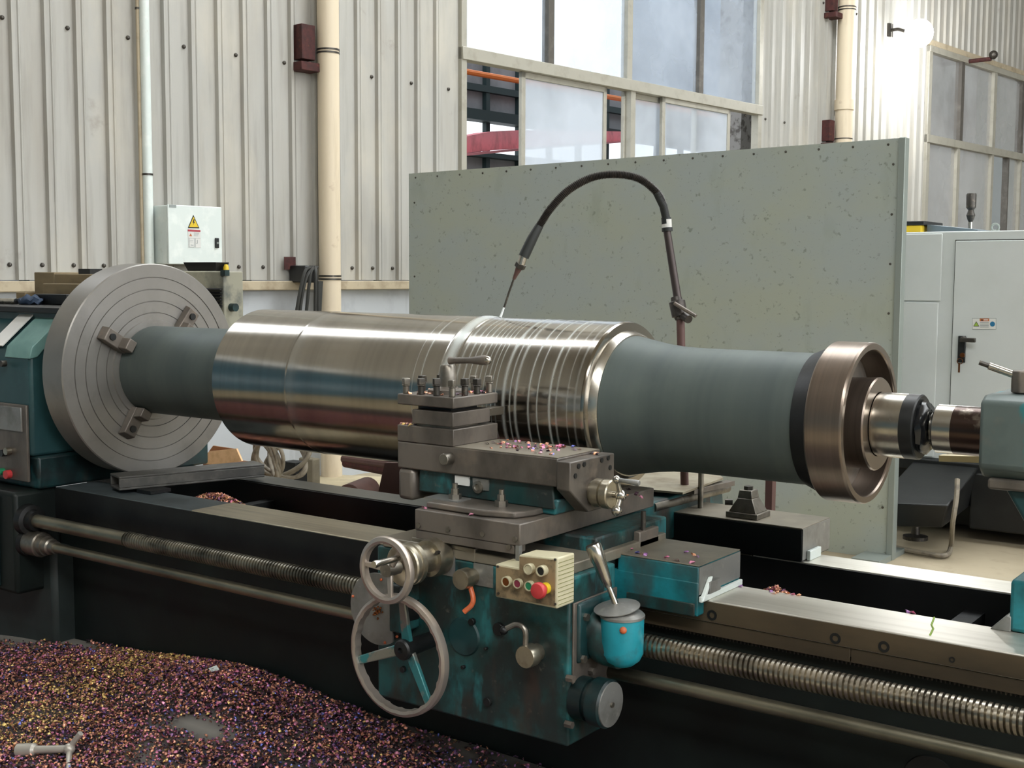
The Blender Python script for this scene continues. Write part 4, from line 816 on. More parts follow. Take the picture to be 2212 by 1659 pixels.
e_ = hy(1381, 1044, tb1.y); obj('crank_grip', MB().lathe([(0, .006), (.02, .0055), ((e_-tb1).length-.004, .0075), ((e_-tb1).length, .006)], tb1, e_-tb1, 16), m_plate, ck_)
obj('lock_screw', CY((hy(973, 990, -.5).x, -.50, hy(973, 990, -.5).z), (hy(973, 990, -.5).x, -.53, hy(973, 990, -.5).z), .0155, n=24), m_steeld, tl, bevel=.002)
p = hy(1034, 1052, -.49); obj('oil_plug', MB().lathe([(0, .017), (.008, .016), (.010, .009), (.006, .007)], (p.x, -.488, p.z), (0,-1,0), 24), m_steeld, tl)
obj('base_label', BX((hy(984, 1036, -.49).x, -.493, hy(984, 1046, -.49).z), (hy(1014, 1040, -.49).x, -.487, hy(1014, 1030, -.49).z)), m_paper, tl)
obj('base_label', BX((hy(1022, 1036, -.49).x, -.492, hy(1022, 1056, -.49).z), (hy(1056, 1040, -.49).x, -.487, hy(1056, 1036, -.49).z)), m_plate, tl)
for (px, py) in ((983, 1086), (1083, 1101)):
    p = hz(px, py, .935); p.y = -.53; p = hy(px, py, -.53); b = MB().cyl((p.x, p.y, .934), (p.x, p.y, .95), .017, n=6).cyl((p.x, p.y, .95), (p.x, p.y, .965), .0105, n=6).cyl((p.x, p.y, .965), (p.x, p.y, .978), .007, n=12)
    obj('clamp_nut', b, m_steeld, tl)
obj('scale_strip', BX((hy(930, 1085, -.535).x, -.56, .935), (hy(1000, 1085, -.535).x, -.50, .938)), m_plate, tl)

# tool post -----------------------------------------------------------
tp_ = thing('tool_post', 'square four-way iron tool post with clamping screws', 'tool post', (-.458, -.403, 1.067))
XA, XB, YA, YB = -.555, -.362, -.50, -.306
obj('bottom_plate', BX((XA, YA, 1.067), (XB, YB, 1.111)), m_iron, tp_, bevel=.002)
obj('turret_core', BX((XA+.04, YA+.04, 1.111), (XB-.04, YB-.04, 1.168)), m_blk, tp_)
obj('tool_holder', BX((-.508, YA+.006, 1.117), (XB-.006, YB-.027, 1.155)), m_iron, tp_, bevel=.002)
obj('packing_shim', BX((XA+.055, YA+.016, 1.111), (XB-.022, YB-.06, 1.118)), m_steeld, tp_)
obj('cutting_tool', BX((XB-.05, YB-.04, 1.128), (XB-.025, -.245, 1.150)), m_steeld, tp_, bevel=.001)
obj('top_plate', BX((XA, YA, 1.166), (XB, YB, 1.195)), m_iron, tp_, bevel=.003)
obj('round_seat', MB().lathe([(0, .055), (.010, .055), (.012, .03), (.018, .025)], (-.458, -.403, 1.195), (0,0,1), 40), m_iron, tp_)
bp = [(XA+.017, YA+.017), (XA+.07, YA+.017), (XA+.123, YA+.017), (XB-.017, YA+.017), (XB-.017, YA+.07), (XB-.017, YA+.123), (XB-.017, YB-.017), (XA+.017, YA+.085), (XA+.017, YB-.03), (XB-.07, YB-.017)]
for i, (x, y) in enumerate(bp):
    an = random.uniform(0, 1.5); hgt = random.uniform(.0, .006)
    b = MB().cyl((x, y, 1.195), (x, y, 1.216+hgt), .0088, n=14).cyl((x, y, 1.216+hgt), (x, y, 1.219+hgt), .0115, n=14)
    cq = [(x+.0125*math.cos(an+k*PI/2), y+.0125*math.sin(an+k*PI/2), 1.219+hgt) for k in range(4)]
    b.prism(cq, (0, 0, .017)); obj('clamp_screw', b, m_bolt if i % 3 else m_steeld, tp_, bevel=.0015)
hb_ = V((-.458, -.403, 1.205))
obj('locking_hub', MB().lathe([(0, .0245), (.03, .0245), (.038, .024), (.062, .021), (.0665, .018), (.067, .0)], hb_, (0,0,1), 40), m_steeld, tp_)
e0 = hy(972, 779, -.42); e1 = hy(1053, 778, -.42); dl = e1-e0; Ld = dl.length
obj('locking_lever', MB().lathe([(0, .011), (.012, .0085), (Ld*.55, .0085), (Ld*.8, .0125), (Ld*.93, .0135), (Ld, .012)], e0, dl, 24), m_iron, tp_)
obj('lever_end', MB().ball(e1, .0112, 8), m_steel, tp_)

# tailstock -----------------------------------------------------------
ts_ = thing('tailstock', 'chipped teal tailstock with quill lever above the bed', 'tailstock', (1.2, .05, BZ))
TX = .862
m_tail = M('worn_grey_teal_paint', '525d5a', .5, layers=[('2a6f73', 9, .52, .57, (1,1,.35), .9), ('6b6358', 8, .55, .7, I3, .6), ('333c3b', 4, .5, .7, I3, .6)], bump=[(25, I3, .15, .004)])
obj('barrel_housing', MB().prism([(TX, -.13, 1.085), (TX, -.13, 1.235), (TX, -.10, 1.248), (TX, .12, 1.248), (TX, .14, 1.235), (TX, .14, 1.06), (TX, -.10, 1.06)], (.9, 0, 0)), m_tail, ts_, bevel=.009)
obj('underside_shelf', BX((TX+.02, -.12, 1.035), (1.7, .13, 1.06)), m_iron, ts_, bevel=.006)
obj('column', MB().hull8([(TX+.20, -.11, .80), (1.6, -.11, .80), (1.6, .12, .80), (TX+.20, .12, .80)], [(TX+.05, -.10, 1.04), (1.6, -.10, 1.04), (1.6, .12, 1.04), (TX+.05, .12, 1.04)]), m_tealdk, ts_, bevel=.01)
obj('foot_block', BX((.945, -.14, .7203), (1.6, .30, .84)), m_tealcl, ts_, bevel=.01)
obj('foot_wedge', MB().hull8([(.905, -.14, .7203), (.95, -.14, .7203), (.95, -.0, .7203), (.905, -.0, .7203)], [(.94, -.139, .755), (.95, -.139, .755), (.95, -.0, .755), (.94, -.0, .755)]), m_plate, ts_, bevel=.002)
obj('quill', MB().lathe([(.733, .0585)]*0+[(.715, .022), (.7203, .040), (.729, .042), (.729, .055), (.733, .0585), (.875, .0585)], (0, 0, AZ), AX, 64), m_steel, ts_)
obj('centre_point', MB().lathe([(.690, .008), (.715, .024), (.7203, .036)], (0, 0, AZ), AX, 32), m_steel, ts_)
obj('quill_oil_film', MB().lathe([(.775, .0588), (.862, .0588)], (0, 0, AZ), AX, 64, False), M('brown_oily_steel', '4a3c36', .25, .9, layers=[('b0a99e', 9, .52, .64, I3, 1)]), ts_)
obj('clamp_pad', MB().lathe([(0, .05), (.006, .048), (.01, .02)], (.99, -.02, 1.248), (0,0,1), 32), m_irontop, ts_)
p = hy(2196, 815, -.03); obj('lever_hub', MB().cyl((p.x+.012, -.03, 1.25), (p.x+.012, -.03, hy(2200, 800, -.03).z), .024, n=8), m_iron, ts_, bevel=.003)
a = hy(2136, 790, -.05); b_ = hy(2206, 815, -.03); d = (a-b_).normalized()
obj('lever_rod', CY(b_, a, .0088, n=16), m_steel, ts_); obj('lever_stub', CY(a, a+d*.022, .006, n=14), m_bolt, ts_)
obj('batten_shelf', MB().hull8([hy(2028, 997, .12), hy(2118, 1000, .12), hy(2118, 1000, .12)+V((0,.03,0)), hy(2028, 997, .12)+V((0,.03,0))], [hy(2028, 984, .12), hy(2118, 986, .12), hy(2118, 986, .12)+V((0,.03,0)), hy(2028, 984, .12)+V((0,.03,0))]), M('cream_trough', 'c9b98c', .5), ts_)

# coolant line ---------------------------------------------------------
ch = thing('coolant_hose', 'bent coolant pipe with ribbed flexible hose arching over the roll', 'hose', tuple(hy(1482, 760, .33)))
bp0 = hy(1478, 760, .33); vb = hy(1470, 690, .33); vt = hy(1463, 655, .33); pt = hy(1441, 500, .33)
obj('lower_pipe', CY((bp0.x+.01, .33, .86), vb, .0125, n=20), m_brown, ch)
vd = (vt-vb).normalized()
obj('valve_body', MB().lathe([(0, .016), (.008, .018), (.01, .024), (.055, .025), (.058, .018), (.07, .016)], vb, vd, 28).cyl(hy(1470, 678, .33), hy(1488, 690, .31), .013, n=14), m_hose, ch)
obj('valve_handle', MB().tube([hy(1457, 655, .30), hy(1503, 683, .30)], .006, 8), m_iron, ch)
obj('upper_pipe', CY(hy(1467, 665, .33), pt, .0125, .0115, n=20), m_pipe, ch)
obj('label_collar', CY(hy(1441, 492, .33), hy(1440, 474, .33), .0145, n=20), m_paper, ch); obj('hose_clamp', CY(hy(1441.5, 500, .33), hy(1441, 492, .33), .0165, n=20), m_hosed, ch)
obj('clamp_base', CY(hy(1440, 484, .33), hy(1439, 470, .33), .015, n=20), m_hosed, ch)
HP = [hy(1439, 472, .33), hy(1433, 445, .32), hy(1418, 415, .30), hy(1380, 386, .26), hy(1330, 377, .22), hy(1278, 384, .18), hy(1228, 411, .13), hy(1190, 450, .09), hy(1165, 488, .065)]
path = bez(HP, 30); rs_ = [.0112 + .0016*(1 if (i % 2) else -1) for i in range(len(path))]
obj('flexible_hose', MB().tube(path, rs_, 14), m_hose, ch, smooth=60)
obj('hose_end', MB().tube([HP[-1], hy(1150, 515, .05), hy(1131, 555, .035)], [.0125, .0155, .0165], 20), m_hosed, ch)
obj('hose_end', MB().tube([HP[0], HP[1], HP[2]], [.0125, .0125, .012], 16), m_hosed, ch)
obj('nozzle_collar', CY(hy(1131, 553, .035), hy(1125, 572, .03), .0125, n=20), m_steel, ch)
obj('nozzle_nut', CY(hy(1126, 570, .03), hy(1122, 578, .03), .0165, n=6), m_bolt, ch)
obj('nozzle', MB().tube([hy(1122, 577, .03), hy(1114, 594, .028), hy(1110, 603, .026)], [.011, .0065, .005], 14), m_brown, ch)
obj('nozzle_tip', MB().tube([hy(1110, 602, .026), hy(1100, 630, .022), hy(1091, 658, .016), hy(1089, 664, .015)], .0032, 10), m_bolt, ch)
obj('coolant_jet', MB().tube([hy(1089, 663, .015), hy(1083, 680, .01), hy(1081, 685, .008)], [.0028, .0035, .004], 8), M('milky_coolant', 'e6ecec', .3), ch)

# things on and around the lathe ---------------------------------------
z = .732
A0, A1 = hz(258, 1060, z), hz(572, 1030, z); dv = (A1-A0).normalized(); pv = V((-dv.y, dv.x, 0)) ; pv = pv if pv.y > 0 else -pv
wdt, hgt, th = .105, .050, .008
b = MB()
def Cc(t, u, h): return A0 + dv*t + pv*u + V((0, 0, h))
Lc = (A1-A0).length
for (u0, u1, h0, h1) in ((0, wdt, 0, th), (0, wdt, hgt-th, hgt), (0, th, th, hgt-th), (wdt-th, wdt, th, hgt-th)):
    b.hull8([Cc(0, u0, h0), Cc(Lc, u0, h0), Cc(Lc, u1, h0), Cc(0, u1, h0)], [Cc(0, u0, h1), Cc(Lc, u0, h1), Cc(Lc, u1, h1), Cc(0, u1, h1)])
obj('steel_box_section', b, M('dark_mill_steel', '4d4c49', .5, .3, layers=[('66645e', 14, .5, .72)]), label='dark steel box section lying across the bed under the faceplate', cat='steel bar', bevel=.002)
q = Cc(.10, -.02, 0); obj('packing_block', BX((q.x-.03, q.y-.03, BZ), (q.x+.05, q.y+.06, .732)), m_blk, label='black packing block under the steel box section', cat='block')
p = hz(235, 1072, .72)
# headstock top load
def top_item(name, label, cat, a, b, mat, bev=.004): return obj(name, BX(a, b), mat, label=label, cat=cat, bevel=bev)
zt0 = 1.386
a, b_ = hy(75, 650, .12), hy(208, 590, .12)
bk = thing('timber_block', 'weathered timber block stack behind the faceplate rim', 'timber', ((a.x+b_.x)/2, .2, zt0))
obj('block', BX((a.x, .12, zt0), (a.x+(b_.x-a.x)*.33, .34, hy(100, 588, .12).z)), m_wood, bk, bevel=.004)
obj('block', BX((a.x+(b_.x-a.x)*.335, .12, zt0), (b_.x+.1, .34, hy(150, 592, .12).z)), m_wood, bk, bevel=.004)
obj('loose_block', BX((hy(97, 640, .06).x, .05, zt0), (hy(190, 640, .06).x, .118, hy(97, 612, .06).z)), m_wood, bk, bevel=.004)
obj('top_chip', BX((hy(165, 590, .15).x, .16, hy(150, 592, .12).z), (hy(190, 590, .15).x, .22, hy(150, 592, .12).z+.022)), m_blk, bk)
a = hy(88, 650, -.02); obj('iron_block', BX((a.x, -.05, zt0), (a.x+.22, .02, zt0+.042)), m_blk, label='black iron block beside the timber stack on the headstock', cat='block', bevel=.003)
p = hy(66, 640, -.08); rg = thing('oily_rag', 'dark blue oily rag on the headstock tray', 'rag', (p.x, -.08, zt0))
rgm = MB().ball((p.x, -.08, zt0+.022), .045, 10)
for i, q in enumerate(rgm.v): rgm.v[i] = V((q.x+(q.x-p.x)*.3+.006*math.sin(q.z*300+q.y*90), q.y, zt0+max(0, (q.z-zt0)*.55+.006*math.sin(q.x*160+q.y*140))))
obj('cloth', rgm, M('oily_blue_cloth', '1f3147', .8), rg, smooth=60)
for i, (x0, y0, x1, y1, Y, r, lab) in enumerate(((-40, 634, 40, 630, -.02, .010, 'bright steel bar lying furthest back on the headstock tray'), (-40, 648, 35, 645, -.12, .012, 'bright round bar at the front of the headstock tray'), (-30, 640, 60, 640, -.06, .008, 'slim round bar between two thicker bars on the tray'))):
    a, b_ = hy(x0, y0, Y), hy(x1, y1, Y); a.z = b_.z = zt0+r; obj('steel_bar', CY(a, b_, r, n=14), m_steel, label=lab, cat='steel bar')
p = hy(40, 630, .05); obj('wood_chock', BX((p.x-.02, .05, zt0), (p.x+.045, .1, zt0+.045)), m_wood, label='small wooden chock beside the bright bars on the tray', cat='chock', bevel=.003)
# louvred motor cabinet behind the faceplate
a, b_ = hy(395, 590, .62), hy(483, 590, .62)
lc = thing('louvred_cabinet', 'dirty grey louvred cabinet behind the faceplate', 'cabinet', ((a.x+b_.x)/2, .8, .95))
ztp = hy(500, 586, .62).z; xl = a.x-.5
obj('cabinet_shell', BX((xl, .62, .98), (b_.x, .73, ztp)), M('dirty_grey_enamel', '8f8d7c', .55, layers=[('5a5d58', 7, .5, .66), ('b1ad98', 4, .55, .7)]), lc, bevel=.005)
obj('support_leg', BX((xl, .64, 0), (xl+.25, .73, .98)), m_blk, lc)
for i in range(6):
    y = 622+i*7.2; p = hy(452, y, .62); p2 = hy(480, y, .62); obj('louvre', MB().prism([(p.x-.05, .62, p.z), (p.x-.05, .605, p.z-.006), (p.x-.05, .62, p.z-.010)], (p2.x-p.x+.05, 0, 0)), m_blk, lc)
p = hy(516, 655, .62); obj('cable_gland', CY((b_.x, .66, p.z-.02), (b_.x+.03, .66, p.z-.02), .018, n=12), m_tealdk, lc); obj('corner_lug', BX((b_.x-.015, .615, ztp-.02), (b_.x+.015, .64, ztp+.006)), m_tealdk, lc)
p0 = hy(405, 583, .66); p1 = hy(470, 583, .66)
obj('rubber_tray', MB().hull8([(p0.x, .66, ztp+.001), (p1.x-.015, .66, ztp+.001), (p1.x-.015, .72, ztp+.001), (p0.x, .72, ztp+.001)], [(p0.x-.02, .65, ztp+.04), (p1.x, .65, ztp+.04), (p1.x, .73, ztp+.04), (p0.x-.02, .73, ztp+.04)]), m_blk, label='shallow black rubber tray on the louvred cabinet', cat='tray', bevel=.004)
p = hy(484, 580, .68); obj('yellow_cap', MB().lathe([(0, .012), (.018, .012), (.03, .006)], (p.x-.01, .70, ztp+.001), (0,0,1), 14), m_yel, label='tiny yellow plastic cap on the louvred cabinet corner', cat='cap')
# floor items beyond the lathe
p0, p1 = hz(432, 1000, .0), hz(520, 998, .0)
def far(px, py, Y): return hy(px, py, Y)
Yc = 1.9; a, b_ = far(430, 1000, Yc), far(520, 998, Yc); zt_ = far(470, 974, Yc).z; zb2 = max(.02, far(470, 1010, Yc).z)
cx = thing('cardboard_box', 'open cardboard box with flap behind the faceplate', 'box', ((a.x+b_.x)/2, Yc+.2, 0))
obj('box_side', MB().prism([far(427, 999, Yc), far(452, 975, Yc), far(510, 969, Yc), far(522, 996, Yc), far(456, 1004, Yc)], (0, .012, 0)), m_card, cx)
obj('box_back', MB().prism([far(450, 977, Yc+.15), far(460, 963, Yc+.15), far(507, 970, Yc+.15), far(507, 980, Yc+.15)], (0, .012, 0)), m_cardin, cx)
obj('box_body', BX((a.x+.02, Yc+.014, 0), (far(500, 998, Yc).x, Yc+.16, far(470, 1000, Yc).z)), m_cardin, cx)
# hose coil
Yh = 2.3; cc_ = far(600, 1000, Yh)
hc = thing('hose_coil', 'tangled coil of grey hose on the floor under the roll', 'hose', (cc_.x, Yh, 0))
pth = []
for i in range(150):
    t = i/150*2*PI*9.3; r = .14*(1+.22*math.sin(i*.21)); pth.append((cc_.x + .95*r*math.cos(t) + .02*math.sin(i*.5), Yh + .12*math.sin(t*.5+1) , cc_.z+.02 + .125*math.sin(t+.5*math.sin(i*.11)) * (1+.12*math.cos(i*.37))))
obj('hose_loops', MB().tube(bez(pth, 3), .0125, 8), m_cable, hc, smooth=60)
obj('coil_stand', BX((cc_.x-.12, Yh+.15, 0), (cc_.x-.0, Yh+.25, cc_.z-.02)), m_blk, hc)
# pale sheet, brown plate, bars
obj('pale_board', MB().hull8([hz(640, 1052, .02), hz(840, 1095, .02), hz(840, 1040, .02), hz(700, 1030, .02)], [hz(640, 1050, .06)]*0 or [hz(640, 1052, .05), hz(840, 1095, .05), hz(840, 1030, .05), hz(700, 1024, .05)]), m_sheet, label='pale board lying on the floor behind the bed', cat='board')
Yb = .75
obj('brown_plate', MB().prism([far(831, 1000, Yb), far(870, 1000, Yb), V((far(870, 1068, Yb).x, Yb, 0)), V((far(817, 1064, Yb).x, Yb, 0)), far(817, 1064, Yb), far(823, 1035, Yb)], (0, .02, 0)), m_brown, label='brown primed steel plate leaning beside the carriage', cat='plate')
Ys = 3.2
for i, (x0, y0, x1, y1, c, lab) in enumerate(((742, 991, 860, 1007, m_brown, 'rusty brown bar on the floor by the wall, topmost'), (745, 1000, 858, 1022, m_rust, 'darker rusty bar on the floor below the brown one'))):
    obj('rusty_bar', CY(far(x0, y0, Ys), far(x1, y1, Ys), .03, n=10), c, label=lab, cat='bar')
p = far(770, 1018, 3.0); obj('iron_tube', MB().lathe([(0, .09), (.3, .09), (.3, .07), (.0, .07)], (p.x+.1, 3.0, .09), (.35,-1,0), 24, False), m_brown, label='short brown tube end lying near the downpipe foot', cat='tube')
a = far(645, 1010, 2.95); b_ = far(690, 1010, 2.95); obj('dusty_crate', BX((a.x, 2.95, 0), (far(676, 1000, 2.95).x, 3.02, far(645, 988, 2.95).z)), M('dusty_board', '77705f', .85, layers=[('5a5446', 6, .45, .7)]), label='dusty brown crate between hose coil and downpipe', cat='crate', bevel=.01)

# chuck key on the chips
CHZ = lambda x, y: 0
# ------------------------------------------------------------------ METAL CHIPS
m_chip = bpy.data.materials.new('tempered_chips'); m_chip.use_nodes = True
b = m_chip.node_tree.nodes['Principled BSDF']; at = m_chip.node_tree.nodes.new('ShaderNodeVertexColor'); at.layer_name = 'Col'
m_chip.node_tree.links.new(at.outputs[0], b.inputs['Base Color']); b.inputs['Metallic'].default_value = .35; b.inputs['Roughness'].default_value = .3
PAL = np.array([lin(h)[:3] for h in ('8e6496', 'c4708f', 'dc9880', 'a06c5e', '43303a', '6c74c4', 'e4c078', 'f8ac84', 'b8826a', 'dc90ac')])
def chips_mesh(name, P, N, size, weights, mat=m_chip, tilt=.6):
    n = len(P); r = np.random.default_rng(len(P)+3)
    L = size * r.uniform(.7, 1.4, n); Wd = L * r.uniform(.35, .6, n); T = L*.22
    base = np.zeros((n, 6, 3)); 
    base[:, 0] = np.stack([-L/2, -Wd/2, 0*L], 1); base[:, 1] = np.stack([-L/2, Wd/2, 0*L], 1); base[:, 2] = np.stack([0*L, -Wd*.5, T], 1); base[:, 3] = np.stack([0*L, Wd*.5, T*1.3], 1)
    base[:, 4] = np.stack([L/2, -Wd*.15, 0*L], 1); base[:, 5] = np.stack([L/2, Wd*.3, T*.1], 1)
    a = r.uniform(0, 2*PI, n); b1 = r.normal(0, tilt, n); c1 = r.normal(0, tilt, n)
    def rotm(ax, t):
        M3 = np.zeros((n, 3, 3)); c, s = np.cos(t), np.sin(t); i, j, k = ax, (ax+1) % 3, (ax+2) % 3
        M3[:, i, i] = 1; M3[:, j, j] = c; M3[:, k, k] = c; M3[:, j, k] = -s; M3[:, k, j] = s; return M3
    R = rotm(2, a) @ rotm(0, b1) @ rotm(1, c1)
    vs = np.einsum('nij,nkj->nki', R, base) + P[:, None, :]
    tri = np.array([[0,4-4+2,3],[0,3,1],[2,4,5],[2,5,3],[0,1,5],[0,5,4]])
    F_ = (tri[None] + (np.arange(n)*6)[:, None, None]).reshape(-1, 3)
    me = bpy.data.meshes.new(name); org = P.mean(0); V_ = (vs.reshape(-1, 3) - org)
    me.vertices.add(n*6); me.vertices.foreach_set('co', V_.astype('f').ravel())
    me.loops.add(F_.size); me.loops.foreach_set('vertex_index', F_.ravel().astype('i')); me.polygons.add(len(F_)); me.polygons.foreach_set('loop_start', np.arange(0, F_.size, 3, dtype='i'))
    me.update(calc_edges=True)
    cum = np.cumsum(weights/weights.sum(1, keepdims=True), 1); u = r.random(n)[:, None]; idx = (u > cum).sum(1).clip(0, len(PAL)-1)
    col = PAL[idx] * (r.uniform(.35, 1.0, n)**1.2*1.45)[:, None]; col = np.repeat(np.concatenate([col, np.ones((n, 1))], 1), 6, 0).clip(0, 1)
    ca = me.color_attributes.new('Col', 'FLOAT_COLOR', 'POINT'); ca.data.foreach_set('color', col.astype('f').ravel())
    me.materials.append(mat); o = bpy.data.objects.new(name, me); C.objects.link(o); o.location = org; return o
CX = np.array([-4, -2.82, -2.08, -1.33, -.84, -.49, -.17, .3, .8]); CZ = np.array([.08, .11, .165, .205, .19, .18, .16, .06, .0])
def mh(x, y):
    x = np.asarray(x, float); y = np.asarray(y, float)
    t = np.clip((-.30 - y)/1.5, 0, 1); h = np.interp(x, CX, CZ) * (1-t)**1.5
    h = h + .035*np.exp(-((x+1.62)**2/.25 + (y+.43)**2/.02)) + .012*np.sin(x*5.1+y*3)*np.sin(y*6.3+1)*np.clip(h*8, 0, 1)
    return np.maximum(h, .004)
gx, gy = np.linspace(-4, .9, 90), np.linspace(-2.3, -.28, 44); b = MB(); vs = [(x, y, float(mh(x, y))-.002) for y in gy for x in gx]
b.add(vs, [(j*90+i, j*90+i+1, (j+1)*90+i+1, (j+1)*90+i) for j in range(43) for i in range(89)])
cm = thing('chip_heap', 'wide heap of purple and copper metal chips on the floor before the bed', 'metal chips', (-1.5, -.8, 0)); cm['kind'] = 'stuff'
under = obj('dusty_underlayer', b, m_mound, cm, smooth=80)
def density(x, y):
    d = np.ones(len(x)) + .10*vn(x, y, 9) + .14*np.minimum(vn(x, y, 14, 2), 0)
    for (px, py, z, rx, ry, a) in ((20, 1368, .11, .40, .15, 1.5), (190, 1395, .15, .2, .03, .9), (430, 1605, .1, .13, .045, 1.3), (335, 1645, .1, .08, .03, .6), (300, 1590, .1, .05, .02, .5), (1150, 1640, .17, .25, .14, .6), (960, 1600, .17, .15, .05, .3)): d = d - a*blob(px, py, z, rx, ry, x, y)
    return d
def vn(x, y, s, o=0): return np.sin(x*s+o)*np.cos(y*s*1.3+o*2)+.6*np.sin(x*s*2.3+y*s*1.7+o)+.4*np.sin(y*s*3.1-x*s*2.7+o*3)
def blob(px, py, z, rx, ry, x, y): p = hz(px, py, z); return np.exp(-(((x-p.x)/rx)**2+((y-p.y)/ry)**2))
gxx = np.array([v.co.x-1.5 for v in under.data.vertices]); gyy = np.array([v.co.y-.8 for v in under.data.vertices])
dd1 = np.clip(density(gxx, gyy), 0, 1)[:, None]; colr = dd1*np.array([lin('241a1c')[:3]]) + (1-dd1)*np.array([lin('77746e')[:3]])
ca_ = under.data.color_attributes.new('Col', 'FLOAT_COLOR', 'POINT'); ca_.data.foreach_set('color', np.concatenate([colr, np.ones((len(colr), 1))], 1).astype('f').ravel())
_n = m_mound.node_tree; _a = _n.nodes.new('ShaderNodeVertexColor'); _a.layer_name = 'Col'; _n.links.new(_a.outputs[0], _n.nodes['Principled BSDF'].inputs['Base Color'])
N0 = 95000
x = rng.uniform(-3.6, .5, N0); y = -.29 - rng.random(N0)**1.35*1.3
dens = density(x, y); dens = dens*np.clip(1-(x+1.05)*.75, .22, 1)*np.where(x > -1.3, np.clip((-.27-y)/.10, .35, 1), 1); dens = np.where(x > -.25, dens*np.clip(1-(x+.25)/.6, .02, 1), dens)
k = rng.random(N0) < dens; x, y = x[k], y[k]; z = mh(x, y) + rng.uniform(-.001, .009, len(x))
yel = np.zeros(len(x))
for (px, py) in ((20, 1530), (90, 1500), (170, 1465), (250, 1440), (330, 1420), (400, 1412), (470, 1422), (530, 1440)):
    p = hz(px, py, .17); yel += np.exp(-(((x-p.x)/.15)**2+((y-p.y)/.045)**2))
yel = np.clip(yel, 0, 1); blue = np.clip((x+1.15)*1.3 + .25*vn(x, y, 4, 1), 0, 1)
w = np.stack([.9+blue*1.2, .9+0*x, 1.3-blue*.8, 1.2+0*x, 1.6+blue*2.2, .25+blue*.9, (.35+yel*18), .55-blue*.3, (.9+yel*8), .5+.3*blue], 1)
big = rng.random(len(x)) > yel*.9
o1 = chips_mesh('chip_layer', np.stack([x, y, z], 1)[big], len(x), .0115, w[big]); o2 = chips_mesh('fine_swarf', np.stack([x, y, z], 1)[~big], len(x), .0075, w[~big])
for o in (o1, o2): o.parent = cm; o.location = o.location - V(cm['_o']); o['kind'] = 'stuff'
def heap(name, label, cx, cy, z0, rx, ry, h, n):
    a = rng.uniform(0, 2*PI, n); r = np.sqrt(rng.random(n)); X = cx+rx*r*np.cos(a); Y = cy+ry*r*np.sin(a); Z = z0+h*(1-r**1.6)+rng.uniform(0, .004, n)
    ww = np.tile(np.array([[.3, .6, 2, 1.6, .6, .1, .6, 1.2, 2, .4]]), (n, 1)); oo = chips_mesh(name, np.stack([X, Y, Z], 1), n, .0115, ww, tilt=.9)
    oo['kind'] = 'stuff'; oo['label'] = label; oo['category'] = 'metal chips'
    return oo
p = hy(462, 1080, -.05)
heap('chip_pile', 'brown pile of chips caught between the bed slideways near the faceplate', p.x, -.03, .56, .36, .11, .155, 5200)
p = hy(1690, 1277, -.05); heap('chip_pile', 'little chip cluster behind the bright slideway', p.x, -.085, .69, .05, .02, .03, 260)
# single chips one can pick apart
proto = []
for i in range(10):
    me = chips_mesh('metal_chip', np.zeros((1, 3)) , 1, .0125, np.eye(10)[[i]]*1.0+1e-6, tilt=.25); md = me.data; bpy.data.objects.remove(me)
    proto.append(md)
def chip(p, grp, lab, k=None, s=1):
    o = bpy.data.objects.new('metal_chip', random.choice(proto) if k is None else proto[k]); C.objects.link(o); o.location = p; o.rotation_euler = (0, 0, random.uniform(0, 6.3)); o.scale = (s, s, s)
    o['label'] = lab; o['category'] = 'metal chip'; o['group'] = grp
def scatter(px0, py0, px1, py1, z, n, grp, lab, ks=(0, 1, 2, 5, 7, 9, 4, 1, 7), ax='z', skew=0, s=1.0):
    for i in range(n):
        u = random.random(); x = px0+(px1-px0)*u; y = py0+(py1-py0)*random.random()+skew*u
        chip(hz(x, y, z)+V((0, 0, .0005)), grp, lab, random.choice(ks), s*random.uniform(.8, 1.25))
for i in range(78):
    u = random.betavariate(1.3, 1.1); chip(V((-.335+.27*u, -.31-.17*random.betavariate(1.2, 1.6), 1.0681)), 'chips on the top slide', 'purple or copper metal chip on the flat top of the top slide', random.choice((0, 1, 2, 5, 7, 9, 4, 3, 8)), random.uniform(.7, 1.05))
scatter(1240, 980, 1300, 982, 1.061, 5, 'chips on the slide end plate', 'metal chip on the end plate by the crank dial', s=.9)
for i in range(46):
    x = random.uniform(XA+.01, XB-.01); y = random.uniform(YA+.01, YB-.01)
    if math.hypot(x+.458, y+.403) < .06 and random.random() < .8: continue
    chip(V((x, y, 1.1955)), 'chips on the tool post', 'metal chip among the clamping screws of the tool post', random.choice((0, 1, 2, 3, 4, 7, 8)), random.uniform(.8, 1.5))
for i in range(22): chip(V((random.uniform(XA+.004, XA+.05), random.uniform(YA+.002, YA+.03) if random.random() < .5 else random.uniform(YA, YB), 1.1118)), 'chips under the tool post plate', 'metal chip on the lower plate of the tool post', random.choice((2, 3, 4, 6, 8)), .9)
for (px, py, zz) in ((1376, 1195, .8112), (1385, 1197, .8112), (1395, 1199, .8112), (1482, 1194, .8112), (1498, 1199, .8112), (1505, 1203, .8112), (1494, 1217, .8112), (1440, 1205, .8112), (1462, 1212, .8112), (1360, 1188, .8112)):
    chip(hz(px, py, zz), 'chips on the saddle wing', 'metal chip on the flat top of the teal saddle wing', random.choice((0, 1, 5, 7, 9)), 1.2)
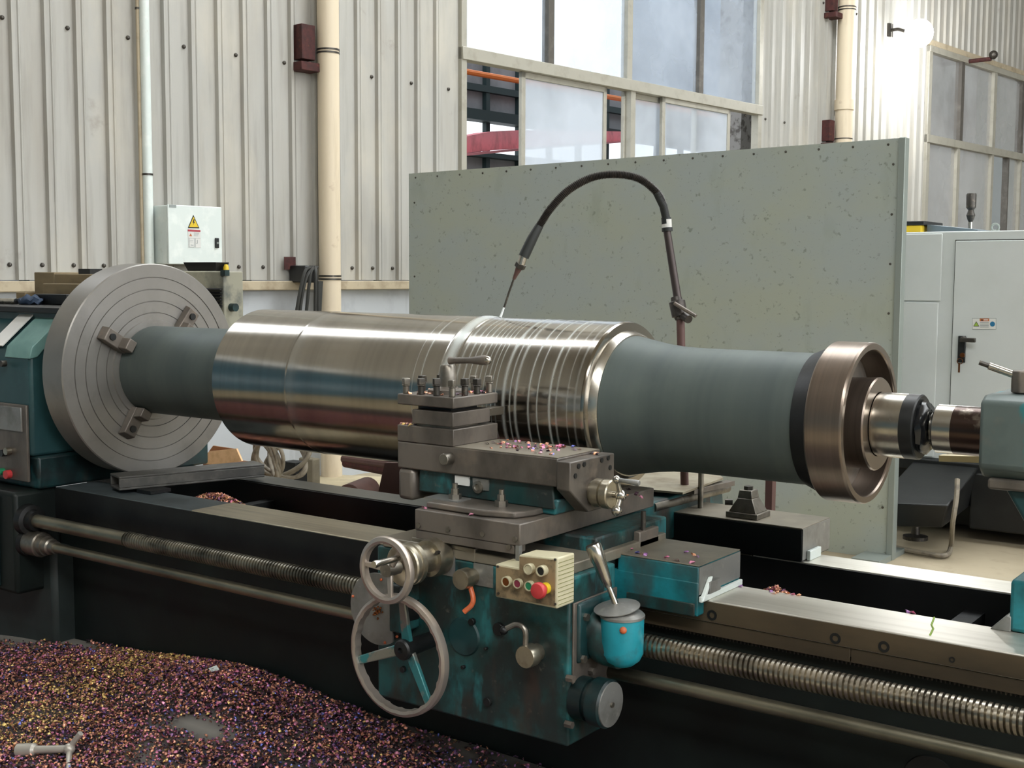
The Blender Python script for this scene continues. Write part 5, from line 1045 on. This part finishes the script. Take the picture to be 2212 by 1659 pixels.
for (px, py) in ((928, 1155), (965, 1158), (1017, 1172), (990, 1168), (940, 1150)): chip(hz(px, py, .8355), 'chips on the chip guard', 'metal chip on the sloping guard plate before the cross slide', random.choice((0, 2, 7)), 1.1)
for (px, py) in ((917, 1098), (1017, 1113), (1357, 1058), (1376, 1066), (1383, 1073), (1352, 1072)): chip(hz(px, py, .9185), 'chips on the cross slide', 'metal chip on the bare top of the cross slide', random.choice((4, 2, 7, 9)), 1.1)
for (px, py) in ((1665, 1272), (1672, 1276), (1680, 1274), (1700, 1276), (1712, 1279), (1725, 1281), (1600, 1262), (1970, 1318), (1960, 1316)): chip(hz(px, py+6, BZ), 'chips on the bright slideway', 'metal chip on the edge of the bright slideway', random.choice((0, 7, 2, 9)), 1.1)

# T-handled wrench on the chip heap
a, e = hz(40, 1636, .075), hz(150, 1632, .10); a.z = .075+.022; e.z = .10+.02
d = (e-a).normalized(); L0 = (e-a).length
tw = thing('box_wrench', 'steel T-handled box wrench lying on the chip heap', 'wrench', (a.x, a.y, .07))
obj('wrench_shank', MB().lathe([(0, .014), (.0, .0195), (.055, .0195), (.062, .012), (L0, .011)], a, d, 24), m_wrench, tw)
obj('wrench_socket', MB().lathe([(-.002, .0198), (-.002, .013), (.02, .012)], a, d, 6, False), m_bolt, tw)
c1, c2 = hz(174, 1584, .17), hz(148, 1672, .08)
obj('cross_handle', MB().tube(bez([c1, e+V((.004, 0, 0)), c2], 8), .0085, 12), m_wrench, tw)
obj('handle_boss', MB().ball(e, .017, 8), m_wrench, tw)
p = hz(460, 1497, .15); obj('pale_flake', MB().prism([V((p.x-.02, p.y, float(mh(p.x, p.y))+.008)), V((p.x+.012, p.y-.016, float(mh(p.x, p.y))+.009)), V((p.x+.024, p.y+.008, float(mh(p.x, p.y))+.01)), V((p.x-.004, p.y+.02, float(mh(p.x, p.y))+.016))], (0, 0, .002)), m_white, label='small pale green flake lying on the chip heap', cat='flake')
# round opening low in the bed front
p = hy(2010, 1662, -.276); obj('access_hole', MB().lathe([(0, .062), (.004, .060)], (p.x, -.2755, p.z-.03), (0,-1,0), 40), m_blk, bed)
for o in bpy.data.objects:
    if '_o' in o.keys(): del o['_o']
